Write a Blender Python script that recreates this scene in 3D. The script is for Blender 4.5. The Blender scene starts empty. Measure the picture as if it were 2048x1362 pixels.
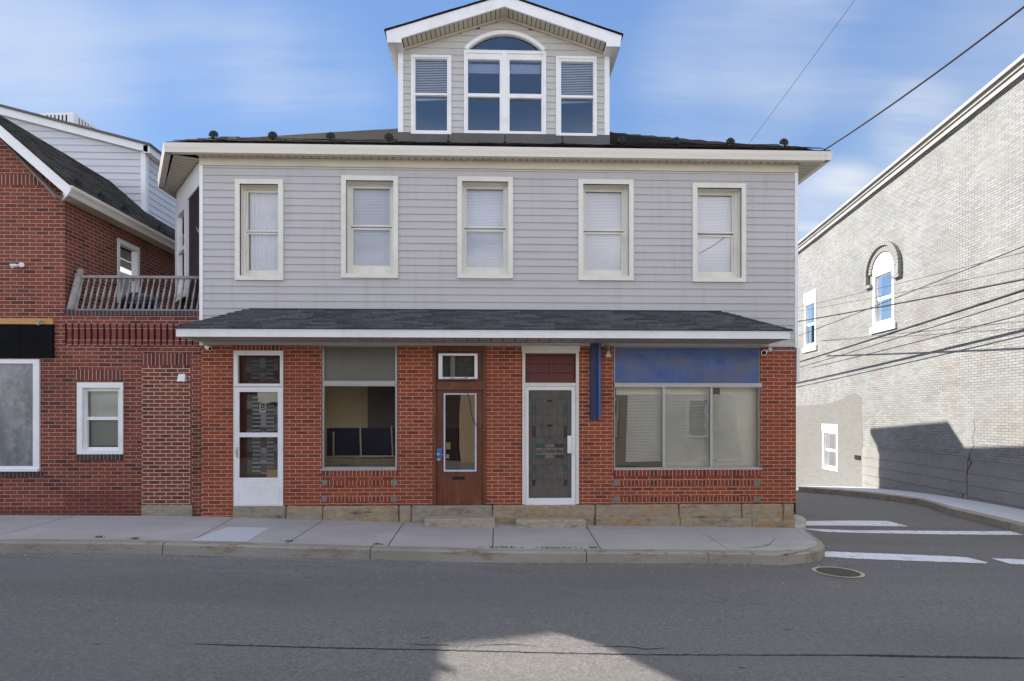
import bpy, bmesh, math, random
from mathutils import Vector, Matrix, noise as mnoise
random.seed(7)
R = math.radians
S = bpy.context.scene
COL = S.collection

# ------------------------------------------------------------------ camera model (photo 2048 x 1362)
F, CU, CV, YAW, EYE = 1170.0, 1024.0, 828.0, R(1.665), 1.87
CT, ST = math.cos(YAW), math.sin(YAW)
D = 10.25                      # plane of the brick shop front
def ray(u, v):
    a = (u - CU) / F
    return (a*CT + ST, CT - a*ST, (CV - v) / F)
def P(u, v, Y=D):              # photo measurement on a plane of constant Y -> X, Z
    d = ray(u, v); k = Y / d[1]
    return (k*d[0], EYE + k*d[2])
def PX(u, Y=D): return P(u, 0, Y)[0]
def RC(u0, v0, u1, v1, Y=D):   # measured rectangle -> x0, x1, z0, z1
    um = (u0 + u1) / 2
    return (PX(u0, Y), PX(u1, Y), P(um, v1, Y)[1], P(um, v0, Y)[1])

# ------------------------------------------------------------------ ground shape
BASE = [(-60,.5),(-8.5,.144),(-5.26,.11),(-2.35,.017),(.08,-.057),(2.75,-.088),(5.3,-.13),(8,-.2),(12,-.263),(60,-1.2)]
def base(x):
    for (a, b), (c, d) in zip(BASE, BASE[1:]):
        if x <= c: return b + (d-b)*(x-a)/(c-a)
    return BASE[-1][1]
def dip(y):
    t = max(0, y - 12.5)
    return -.007*t*t if t < 14 else -.007*196 - .196*.5*(t-14)
def zside(x, y): return base(x) - .015*(D - min(y, D)) + dip(y)
YK = 8.3                       # kerb face
def zroad(x, y):
    if y < YK:
        t = (y - 4.9) / 3.4
        return base(x) - .18 + .05*(1 - min(1, t*t))
    return base(x) - .18 + dip(y) + .03*min(1, (y-YK)/4)
def G(u, v, zf=zroad):         # measured point on the ground
    d = ray(u, v); k = 8.0
    for _ in range(60):
        z = zf(k*d[0], k*d[1]); k = (z - EYE) / d[2]
    return (k*d[0], k*d[1], zf(k*d[0], k*d[1]))

# ------------------------------------------------------------------ mesh builder
class MB:
    def __init__(s): s.v, s.f, s.m = [], [], []
    def poly(s, pts, m=0):
        n = len(s.v); s.v += [tuple(p) for p in pts]; s.f.append(list(range(n, n+len(pts)))); s.m.append(m); return s
    def box(s, x0, x1, y0, y1, z0, z1, m=0):
        if x0 > x1: x0, x1 = x1, x0
        if y0 > y1: y0, y1 = y1, y0
        if z0 > z1: z0, z1 = z1, z0
        return s.hexa([(x0,y0,z0),(x1,y0,z0),(x1,y1,z0),(x0,y1,z0),(x0,y0,z1),(x1,y0,z1),(x1,y1,z1),(x0,y1,z1)], m)
    def hexa(s, p, m=0):
        n = len(s.v); s.v += [tuple(q) for q in p]
        for q in ((3,2,1,0),(4,5,6,7),(0,1,5,4),(1,2,6,5),(2,3,7,6),(3,0,4,7)):
            s.f.append([n+i for i in q]); s.m.append(m)
        return s
    def ring(s, x0, x1, z0, z1, w, y0, y1, m=0):   # rectangular frame, w = width or (l, r, b, t)
        l, r, b, t = (w,)*4 if not isinstance(w, tuple) else w
        s.box(x0, x0+l, y0, y1, z0, z1, m); s.box(x1-r, x1, y0, y1, z0, z1, m)
        s.box(x0+l, x1-r, y0, y1, z0, z0+b, m); s.box(x0+l, x1-r, y0, y1, z1-t, z1, m); return s
    def tube(s, pts, r, n=6, m=0, cap=True):
        pts = [Vector(p) for p in pts]; rings = []
        for i, p in enumerate(pts):
            t = (pts[min(i+1, len(pts)-1)] - pts[max(i-1, 0)]).normalized()
            a = t.cross(Vector((0,0,1)) if abs(t.z) < .9 else Vector((1,0,0))).normalized(); b = t.cross(a)
            rr = r[i] if isinstance(r, (list, tuple)) else r
            k = len(s.v); rings.append(k)
            for j in range(n):
                w = 2*math.pi*j/n; s.v.append(tuple(p + a*rr*math.cos(w) + b*rr*math.sin(w)))
        for k0, k1 in zip(rings, rings[1:]):
            for j in range(n):
                s.f.append([k0+j, k0+(j+1)%n, k1+(j+1)%n, k1+j]); s.m.append(m)
        if cap:
            s.f.append([rings[0]+j for j in range(n)]); s.m.append(m)
            s.f.append([rings[-1]+j for j in reversed(range(n))]); s.m.append(m)
        return s
    def lathe(s, prof, c, n=12, m=0, axis=None, lean=(0,0)):     # prof: (r, h)
        pts = [(c[0]+lean[0]*h, c[1]+lean[1]*h, c[2]+h) for r, h in prof] if axis is None else [tuple(Vector(c)+Vector(axis)*h) for r, h in prof]
        return s.tube(pts, [max(r, .0005) for r, h in prof], n, m)
    def prism(s, pts2, y0, y1, m=0):               # polygon in XZ extruded along Y
        n = len(pts2); a = [(x, y0, z) for x, z in pts2]; b = [(x, y1, z) for x, z in pts2]
        s.poly(a, m); s.poly(b[::-1], m)
        for i in range(n):
            j = (i+1) % n; s.poly([a[j], a[i], b[i], b[j]], m)
        return s
    def xform(s, M, i0=0):
        for i in range(i0, len(s.v)): s.v[i] = tuple(M @ Vector(s.v[i]))
        return s
    def build(s, name, mats, parent=None, smooth=False, tri=False, fix=True):
        me = bpy.data.meshes.new(name)
        me.from_pydata(s.v, [], s.f)
        if not isinstance(mats, (list, tuple)): mats = [mats]
        for q in mats: me.materials.append(q)
        for p, q in zip(me.polygons, s.m): p.material_index = q
        if fix or tri:
            bm = bmesh.new(); bm.from_mesh(me)
            if tri: bmesh.ops.triangulate(bm, faces=bm.faces[:])
            if fix: bmesh.ops.recalc_face_normals(bm, faces=bm.faces[:])
            bm.to_mesh(me); bm.free()
        uv = me.uv_layers.new(name='UVMap')
        for p in me.polygons:
            n = p.normal
            for li in p.loop_indices:
                c = me.vertices[me.loops[li].vertex_index].co
                if abs(n.z) > .8: w = (c.x, c.y)
                else:
                    t = Vector((-n.y, n.x, 0)).normalized()
                    if t.x + .6*t.y < 0: t = -t
                    w = (c.x*t.x + c.y*t.y, c.z)
                uv.data[li].uv = w
            p.use_smooth = smooth
        o = bpy.data.objects.new(name, me); COL.objects.link(o)
        if parent is not None:
            o.parent = parent; o.matrix_parent_inverse = world_of(parent).inverted()
        return o
def world_of(o):
    m = Matrix.Translation(o.location)
    return m
def tag(o, label=None, cat=None, group=None, kind=None):
    if label: o['label'] = label
    if cat: o['category'] = cat
    if group: o['group'] = group
    if kind: o['kind'] = kind
    return o
def thing(name, loc, label, cat, group=None):
    o = bpy.data.objects.new(name, None); COL.objects.link(o); o.location = loc; o.empty_display_size = .3
    return tag(o, label, cat, group)

# ------------------------------------------------------------------ materials
def newmat(name):
    m = bpy.data.materials.new(name); m.use_nodes = True
    nt = m.node_tree; nt.nodes.clear()
    out = nt.nodes.new('ShaderNodeOutputMaterial')
    return m, nt, out
def nd(nt, t, **kw):
    n = nt.nodes.new(t)
    for k, v in kw.items():
        if k in n.inputs: n.inputs[k].default_value = v
        else: setattr(n, k, v)
    return n
def L(nt, a, b): nt.links.new(a, b)
def c4(c): return (c[0], c[1], c[2], 1)
def coords(nt, kind='UV', loc=(0,0,0), rot=(0,0,0), scale=(1,1,1)):
    tc = nd(nt, 'ShaderNodeTexCoord'); mp = nd(nt, 'ShaderNodeMapping')
    mp.inputs['Location'].default_value = loc; mp.inputs['Rotation'].default_value = rot; mp.inputs['Scale'].default_value = scale
    L(nt, tc.outputs[kind], mp.inputs['Vector']); return mp.outputs['Vector']
def noise_fac(nt, vec, scale, detail=4, rough=.6, lo=.35, hi=.65):
    n = nd(nt, 'ShaderNodeTexNoise'); n.inputs['Scale'].default_value = scale; n.inputs['Detail'].default_value = detail; n.inputs['Roughness'].default_value = rough
    L(nt, vec, n.inputs['Vector'])
    r = nd(nt, 'ShaderNodeMapRange'); r.inputs['From Min'].default_value = lo; r.inputs['From Max'].default_value = hi
    L(nt, n.outputs['Fac'], r.inputs['Value']); return r.outputs['Result']
def mixc(nt, fac, a, b, blend='MIX'):
    m = nd(nt, 'ShaderNodeMix', data_type='RGBA', blend_type=blend)
    for s, i in ((fac, 0), (a, 6), (b, 7)):
        if isinstance(s, (int, float)): m.inputs[i].default_value = s
        elif isinstance(s, tuple): m.inputs[i].default_value = c4(s)
        else: L(nt, s, m.inputs[i])
    return m.outputs[2]
def mul(nt, a, k, op='MULTIPLY'):
    m = nd(nt, 'ShaderNodeMath', operation=op)
    for s, i in ((a, 0), (k, 1)):
        if isinstance(s, (int, float)): m.inputs[i].default_value = s
        else: L(nt, s, m.inputs[i])
    return m.outputs[0]
def finish(nt, out, col, rough, bump=None, bstr=.3, bdist=.01, spec=.35):
    b = nd(nt, 'ShaderNodeBsdfPrincipled')
    if isinstance(col, tuple): b.inputs['Base Color'].default_value = c4(col)
    else: L(nt, col, b.inputs['Base Color'])
    if isinstance(rough, (int, float)): b.inputs['Roughness'].default_value = rough
    else: L(nt, rough, b.inputs['Roughness'])
    b.inputs['Specular IOR Level'].default_value = spec
    if bump is not None:
        bp = nd(nt, 'ShaderNodeBump'); bp.inputs['Strength'].default_value = bstr; bp.inputs['Distance'].default_value = bdist
        L(nt, bump, bp.inputs['Height']); L(nt, bp.outputs['Normal'], b.inputs['Normal'])
    L(nt, b.outputs['BSDF'], out.inputs['Surface']); return b
def plain(name, c, rough=.6, var=.12, scale=3., dirt=None, dirt_amt=.5, dirt_scale=1.2, bump=.15, spec=.35, fine=60., kind='Object', stretch=(1,1,1), metal=0):
    m, nt, out = newmat(name)
    v = coords(nt, kind, scale=stretch)
    f1 = noise_fac(nt, v, scale, 5, .65, .3, .7)
    lo = tuple(x*(1-var) for x in c); hi = tuple(min(1, x*(1+var)) for x in c)
    col = mixc(nt, f1, lo, hi)
    if dirt:
        f2 = noise_fac(nt, v, dirt_scale, 8, .7, .5, .72)
        col = mixc(nt, mul(nt, f2, dirt_amt), col, dirt)
    f3 = noise_fac(nt, v, fine, 2, .5, .2, .8)
    b = finish(nt, out, col, rough, f3, bump, .004, spec)
    b.inputs['Metallic'].default_value = metal
    return m
def brickmat(name, c1, c2, mortar, bw=.2127, bh=.0667, ms=.0055, off=.5, loc=(0,0,0), dark=(.1,.05,.045), dark_amt=.5, rough=.8, stain=None, stain_amt=.4, bump=.5, spec=.25, mvar=None, paint=None, swap=False):
    m, nt, out = newmat(name)
    v = coords(nt, 'UV', loc=loc)
    # slight wobble of the joints
    nz = nd(nt, 'ShaderNodeTexNoise'); nz.inputs['Scale'].default_value = 2.3; nz.inputs['Detail'].default_value = 2; L(nt, v, nz.inputs['Vector'])
    off3 = nd(nt, 'ShaderNodeVectorMath', operation='MULTIPLY_ADD'); L(nt, nz.outputs['Color'], off3.inputs[0]); off3.inputs[1].default_value = (.006,.006,0); L(nt, v, off3.inputs[2])
    vv = off3.outputs[0]
    b = nd(nt, 'ShaderNodeTexBrick'); b.offset = off; b.offset_frequency = 2; b.squash = 1
    b.inputs['Color1'].default_value = c4((0,0,0)); b.inputs['Color2'].default_value = c4((1,1,1)); b.inputs['Mortar'].default_value = c4((.5,.5,.5))
    b.inputs['Scale'].default_value = 1; b.inputs['Mortar Size'].default_value = ms; b.inputs['Mortar Smooth'].default_value = .25; b.inputs['Bias'].default_value = 0
    b.inputs['Brick Width'].default_value = bw; b.inputs['Row Height'].default_value = bh
    L(nt, vv, b.inputs['Vector'])
    rnd = nd(nt, 'ShaderNodeSeparateColor'); L(nt, b.outputs['Color'], rnd.inputs[0])
    t = rnd.outputs[0]
    col = mixc(nt, t, c1, c2)
    dk = nd(nt, 'ShaderNodeMapRange'); dk.inputs['From Min'].default_value = .72; dk.inputs['From Max'].default_value = .95; L(nt, t, dk.inputs['Value'])
    col = mixc(nt, mul(nt, dk.outputs['Result'], dark_amt), col, dark)
    fn = noise_fac(nt, v, 45, 3, .6, .25, .75)
    col = mixc(nt, .35, col, mixc(nt, fn, (.25,.25,.25), (.75,.75,.75)), 'OVERLAY')
    if paint:
        pf = noise_fac(nt, v, .9, 9, .72, .52, .60)
        col = mixc(nt, mul(nt, pf, paint[1]), col, paint[0])
    mcol = mortar
    mfac = b.outputs['Fac']
    if mvar:
        mcol = mixc(nt, noise_fac(nt, v, .8, 6, .6, .4, .62), mortar, mvar)
    col = mixc(nt, mfac, col, mcol)
    if stain:
        sf = noise_fac(nt, v, .7, 6, .65, .45, .75)
        col = mixc(nt, mul(nt, sf, stain_amt), col, stain)
    inv = mul(nt, 1.0, mfac, 'SUBTRACT')
    h = nd(nt, 'ShaderNodeMath', operation='MULTIPLY_ADD'); L(nt, fn, h.inputs[0]); h.inputs[1].default_value = .25; L(nt, inv, h.inputs[2])
    finish(nt, out, col, rough, h.outputs[0], bump, .008, spec)
    return m
def glassmat(name, tint=(.93,.95,.95), k=1.5, add=.02, rough=0.0):
    m, nt, out = newmat(name)
    tr = nd(nt, 'ShaderNodeBsdfTransparent'); tr.inputs['Color'].default_value = c4(tint)
    gl = nd(nt, 'ShaderNodeBsdfGlossy'); gl.inputs['Roughness'].default_value = rough; gl.inputs['Color'].default_value = (1,1,1,1)
    # slight waviness of old glass
    v = coords(nt, 'Object'); nz = nd(nt, 'ShaderNodeTexNoise'); nz.inputs['Scale'].default_value = 1.1; L(nt, v, nz.inputs['Vector'])
    bp = nd(nt, 'ShaderNodeBump'); bp.inputs['Strength'].default_value = .06; bp.inputs['Distance'].default_value = .05; L(nt, nz.outputs['Fac'], bp.inputs['Height']); L(nt, bp.outputs['Normal'], gl.inputs['Normal'])
    fr = nd(nt, 'ShaderNodeFresnel'); fr.inputs['IOR'].default_value = 1.5
    f = mul(nt, mul(nt, fr.outputs[0], k), add, 'ADD')
    mx = nd(nt, 'ShaderNodeMixShader'); L(nt, f, mx.inputs[0]); L(nt, tr.outputs[0], mx.inputs[1]); L(nt, gl.outputs[0], mx.inputs[2])
    L(nt, mx.outputs[0], out.inputs['Surface']); return m

M = {}
M['brick'] = brickmat('red_brick', (.36,.080,.036), (.26,.058,.030), (.56,.385,.27), ms=.0056, loc=(.05,.02,0), dark=(.115,.032,.028), dark_amt=.5, stain=(.16,.045,.03), stain_amt=.45)
M['brick_soldier'] = brickmat('red_brick_soldier', (.30,.06,.032), (.20,.045,.029), (.52,.38,.27), bw=.0667, bh=4., off=0, dark=(.07,.025,.025))
M['brick_old'] = brickmat('old_red_brick', (.25,.066,.044), (.17,.048,.037), (.47,.33,.235), ms=.0054, loc=(.03,.045,0), dark=(.05,.025,.03), dark_amt=.6, stain=(.075,.022,.018), stain_amt=.45)
M['brick_old_soldier'] = brickmat('old_red_brick_soldier', (.19,.048,.038), (.12,.038,.034), (.5,.4,.3), bw=.0667, bh=4., off=0, dark=(.04,.022,.026))
M['brick_blue_soldier'] = brickmat('dark_coping_brick', (.075,.045,.055), (.06,.04,.05), (.25,.22,.18), bw=.0667, bh=4., off=0, dark=(.04,.03,.04))
M['brick_infill'] = brickmat('infill_brick', (.23,.06,.042), (.165,.045,.035), (.52,.40,.29), bw=.2, bh=.0667, ms=.008, loc=(.09,.01,0), dark=(.06,.022,.022))
M['brick_white'] = brickmat('painted_white_brick', (.325,.333,.33), (.27,.277,.275), (.095,.09,.085), ms=.0055, loc=(.02,.0,0), dark=(.245,.24,.23), dark_amt=.7, stain=(.205,.207,.20), stain_amt=.65, mvar=(.29,.285,.265), paint=((.25,.20,.165), .35), bump=1.)
M['brick_grey'] = brickmat('painted_grey_brick', (.225,.222,.21), (.205,.202,.19), (.14,.135,.13), ms=.004, dark=(.195,.19,.18), stain=(.18,.175,.165), bump=.8, mvar=(.20,.195,.185))
M['brick_tan'] = brickmat('tan_brick', (.42,.30,.18), (.34,.24,.15), (.5,.45,.36), dark=(.25,.17,.1))
def sidingmat():
    m, nt, out = newmat('grey_siding')
    v = coords(nt, 'Object'); vs_ = coords(nt, 'Object', scale=(5,1,.35)); vb = coords(nt, 'Object', scale=(.15,1,7.87))
    col = mixc(nt, noise_fac(nt, v, .7, 5, .6, .3, .7), (.495,.478,.47), (.535,.515,.506))
    col = mixc(nt, mul(nt, noise_fac(nt, vb, 1., 1, .5, .35, .65), .35), col, (.475,.46,.455))
    col = mixc(nt, mul(nt, noise_fac(nt, vs_, 1.3, 6, .65, .52, .70), .30), col, (.34,.32,.295))
    col = mixc(nt, mul(nt, noise_fac(nt, v, 9, 6, .7, .60, .70), .25), col, (.36,.345,.325))
    finish(nt, out, col, .5, noise_fac(nt, vs_, 3, 3, .5, .2, .8), .08, .006, .3); return m
M['siding'] = sidingmat()
M['siding_cream'] = plain('cream_siding', (.53,.515,.49), .55, .05, 1.5, dirt=(.50,.45,.36), dirt_amt=.3, bump=.05)
M['siding_white'] = plain('white_siding', (.62,.63,.66), .5, .04, 1., bump=.05)
M['trim'] = plain('cream_trim', (.76,.735,.66), .5, .05, 2., dirt=(.52,.46,.36), dirt_amt=.35, dirt_scale=2.5, bump=.06)
M['white'] = plain('white_paint', (.85,.85,.845), .45, .04, 2., dirt=(.50,.48,.43), dirt_amt=.3, dirt_scale=3., bump=.05)
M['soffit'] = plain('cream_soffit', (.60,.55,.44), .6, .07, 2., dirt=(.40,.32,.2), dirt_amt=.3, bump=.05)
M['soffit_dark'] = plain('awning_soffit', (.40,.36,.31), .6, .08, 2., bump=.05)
M['gutter'] = plain('cream_gutter', (.74,.69,.61), .4, .05, 1.2, dirt=(.48,.43,.36), dirt_amt=.35, dirt_scale=1.8, stretch=(.4,1,6))
M['flash'] = plain('grey_flashing', (.11,.105,.10), .6, .15, 2.)
M['black'] = plain('black_metal', (.011,.011,.012), .5, .2, 3.)
M['rubber'] = plain('cable_rubber', (.018,.018,.02), .6, .1, 3.)
M['shingle'] = brickmat('asphalt_shingle', (.085,.088,.108), (.050,.052,.066), (.022,.022,.027), bw=.31, bh=.105, ms=.004, off=.37, dark=(.028,.028,.036), dark_amt=.8, rough=.9, bump=.8)
M['shingle_old'] = brickmat('mossy_old_shingle', (.026,.023,.020), (.015,.013,.012), (.007,.006,.006), bw=.25, bh=.12, ms=.008, off=.4, dark=(.012,.011,.010), dark_amt=.7, rough=1., spec=.03, stain=(.036,.032,.02), stain_amt=.5, bump=1.)
M['shingle_left'] = brickmat('grey_brown_shingle', (.085,.078,.07), (.04,.037,.034), (.012,.011,.010), bw=.25, bh=.12, ms=.008, off=.4, dark=(.025,.022,.02), dark_amt=.7, rough=1., spec=.05, stain=(.13,.115,.085), stain_amt=.5, bump=1.)
M['shingle_wall'] = brickmat('plum_wall_shingle', (.045,.026,.030), (.030,.019,.022), (.012,.008,.009), bw=.2, bh=.15, ms=.006, off=.4, dark=(.025,.016,.02), rough=.8, bump=.8)
M['stone'] = None
M['glass'] = glassmat('window_glass', k=1.3, add=.01)
M['glass_up'] = glassmat('upper_window_glass', tint=(.90,.92,.97), k=2.2, add=.05)
M['glass_alley'] = glassmat('alley_window_glass', tint=(.9,.92,.95), k=.75, add=.0)
M['glass_dormer'] = glassmat('dormer_glass', tint=(.80,.84,.98), k=3.0, add=.10)
M['glass_door'] = glassmat('door_glass', tint=(.9,.92,.9), k=2.4, add=.03)
M['glass_shop'] = glassmat('shop_glass', tint=(.95,.96,.93), k=1.15, add=.0)
M['blind'] = plain('white_blind', (.80,.80,.82), .5, .03, 2., bump=.02)
M['blind_old'] = plain('old_blind', (.88,.88,.86), .55, .06, 2., dirt=(.45,.38,.28), dirt_amt=.3, bump=.02)
M['curtain'] = plain('pale_curtain', (.70,.70,.72), .8, .05, 4., bump=.05, stretch=(6,1,.3))
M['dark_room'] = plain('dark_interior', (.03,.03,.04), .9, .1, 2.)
M['navy'] = plain('navy_wainscot', (.022,.034,.09), .5, .15, 2.)
M['tanwall'] = plain('tan_inside_wall', (.78,.67,.47), .8, .06, 1.)
M['alu'] = plain('weathered_aluminium', (.46,.45,.44), .45, .12, 4., dirt=(.22,.2,.18), dirt_amt=.5, dirt_scale=4., metal=.3)
M['board_grey'] = plain('olive_grey_board', (.15,.145,.12), .55, .1, 1.5, dirt=(.16,.15,.13), dirt_amt=.3, spec=.4)
M['screen'] = plain('dark_insect_screen', (.115,.10,.085), .7, .2, 8.)
M['wood'] = None
M['red_louver'] = plain('maroon_louver', (.13,.04,.033), .55, .1, 3.)
M['blue_old'] = None
M['tape'] = plain('blue_masking_tape', (.62,.66,.77), .5, .06, 9., dirt=(.30,.38,.66), dirt_amt=.55, dirt_scale=7.)
M['paper_blue'] = plain('blue_paper', (.05,.22,.55), .7, .15, 9.)
M['paper'] = plain('torn_white_paper', (.66,.62,.53), .8, .06, 8., bump=.6, fine=25.)
M['paper_yellow'] = plain('yellow_sticker', (.55,.53,.22), .7, .1, 20.)
M['ink'] = plain('dark_ink', (.03,.03,.05), .7, .1, 5.)
M['tile_orange'] = brickmat('orange_tile', (.55,.26,.07), (.50,.30,.10), (.35,.28,.18), bw=.125, bh=3., ms=.003, off=0, dark=(.5,.2,.05), rough=.35)
M['rail_wood'] = plain('weathered_grey_wood', (.29,.265,.25), .8, .18, 6., dirt=(.15,.12,.09), dirt_amt=.6, dirt_scale=5.)
M['grill'] = plain('dark_blue_enamel', (.012,.017,.035), .3, .2, 3., spec=.5)
M['marking'] = plain('worn_road_paint', (.72,.73,.76), .7, .06, 3., dirt=(.30,.30,.31), dirt_amt=.9, dirt_scale=6.)
M['iron'] = plain('cast_iron', (.11,.093,.078), .6, .3, 15., metal=.2)
M['iron_ring'] = plain('worn_iron_ring', (.55,.47,.34), .5, .2, 10.)
M['weed'] = plain('weed_green', (.085,.13,.04), .7, .3, 30.)
M['green_block'] = plain('greenish_stone_inset', (.20,.20,.165), .7, .2, 14.)
M['steel_blue'] = plain('chipped_blue_steel', (.055,.105,.30), .55, .2, 6., dirt=(.19,.20,.26), dirt_amt=.6, dirt_scale=4., stretch=(3,3,.5))
M['steel_navy'] = plain('navy_side_of_steel', (.022,.038,.10), .5, .25, 6., dirt=(.07,.09,.17), dirt_amt=.5, dirt_scale=3., stretch=(3,3,.5))
M['cream_house'] = plain('cream_house_siding', (.56,.53,.46), .6, .04, 1.)
M['groove'] = plain('soffit_groove', (.16,.13,.10), .9, .1, 3.)
M['joint'] = plain('dark_joint', (.035,.033,.03), .95, .2, 6.)
M['smear'] = None

def stonemat(name, c, orange, grey, oamt):
    m, nt, out = newmat(name)
    v = coords(nt, 'Object', scale=(.7,1,1.6)); v2 = coords(nt, 'Object', loc=(3,1,7), rot=(0,.35,0), scale=(.6,1,2.4)); v3 = coords(nt, 'Object', scale=(.45,1,2.2))
    col = mixc(nt, noise_fac(nt, v, 11, 9, .78, .32, .68), tuple(x*.62 for x in c), tuple(x*1.28 for x in c))
    col = mixc(nt, mul(nt, noise_fac(nt, v2, 1.3, 6, .65, .50, .62), oamt), col, orange)
    col = mixc(nt, mul(nt, noise_fac(nt, v, 1.1, 5, .6, .45, .65), .45), col, (c[0]*.85, c[0]*.78, c[0]*.68))
    col = mixc(nt, mul(nt, noise_fac(nt, v, 3.6, 10, .78, .55, .63), .85), col, grey)
    col = mixc(nt, mul(nt, noise_fac(nt, v3, 2.2, 10, .75, .60, .66), .8), col, tuple(x*.45 for x in grey))
    h = noise_fac(nt, v, 22, 8, .8, .2, .8)
    finish(nt, out, col, .85, h, .8, .02, .2); return m
M['stone'] = stonemat('sandstone', (.44,.345,.225), (.48,.26,.10), (.19,.17,.145), .75)
M['stone_grey'] = stonemat('grey_sandstone', (.40,.345,.255), (.38,.27,.16), (.18,.165,.14), .5)
M['stone_white'] = stonemat('whitewashed_stone', (.66,.63,.58), (.58,.5,.38), (.36,.34,.31), .4)

def woodmat():
    m, nt, out = newmat('stained_brown_wood')
    v = coords(nt, 'Object', scale=(14,14,1.1))
    col = mixc(nt, noise_fac(nt, v, 2., 6, .7, .3, .7), (.105,.028,.012), (.20,.066,.028))
    v2 = coords(nt, 'Object', scale=(2,2,.8))
    col = mixc(nt, mul(nt, noise_fac(nt, v2, 2.2, 8, .75, .54, .7), .6), col, (.36,.15,.06))
    finish(nt, out, col, .45, noise_fac(nt, v, 5, 4, .6, .2, .8), .2, .004, .4); return m
M['wood'] = woodmat()
def bluemat():
    m, nt, out = newmat('weathered_blue_board')
    v = coords(nt, 'Object', scale=(1,1,1)); v2 = coords(nt, 'Object', scale=(.9,1,2.2))
    col = mixc(nt, noise_fac(nt, v, 5, 8, .75, .3, .7), (.05,.10,.29), (.095,.165,.40))
    col = mixc(nt, mul(nt, noise_fac(nt, v2, 1.4, 8, .7, .45, .66), .8), col, (.15,.15,.19))
    col = mixc(nt, noise_fac(nt, v, 16, 6, .8, .68, .74), col, (.30,.36,.48))
    finish(nt, out, col, .5, noise_fac(nt, v, 20, 5, .7, .2, .8), .2, .004, .4); return m
M['blue_old'] = bluemat()
def smearmat():
    m, nt, out = newmat('whitewashed_glass')
    v = coords(nt, 'Object', scale=(1.4,1,.45))
    f = noise_fac(nt, v, 2.0, 9, .68, .38, .66)
    v2 = coords(nt, 'Object', rot=(0,.5,0), scale=(3,1,3)); f2 = noise_fac(nt, v2, 1.6, 7, .7, .5, .7)
    col = mixc(nt, f, (.055,.06,.07), (.20,.215,.24)); col = mixc(nt, mul(nt, f2, .5), col, (.36,.375,.40))
    finish(nt, out, col, .16, None, spec=.7); return m
M['smear'] = smearmat()
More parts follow.
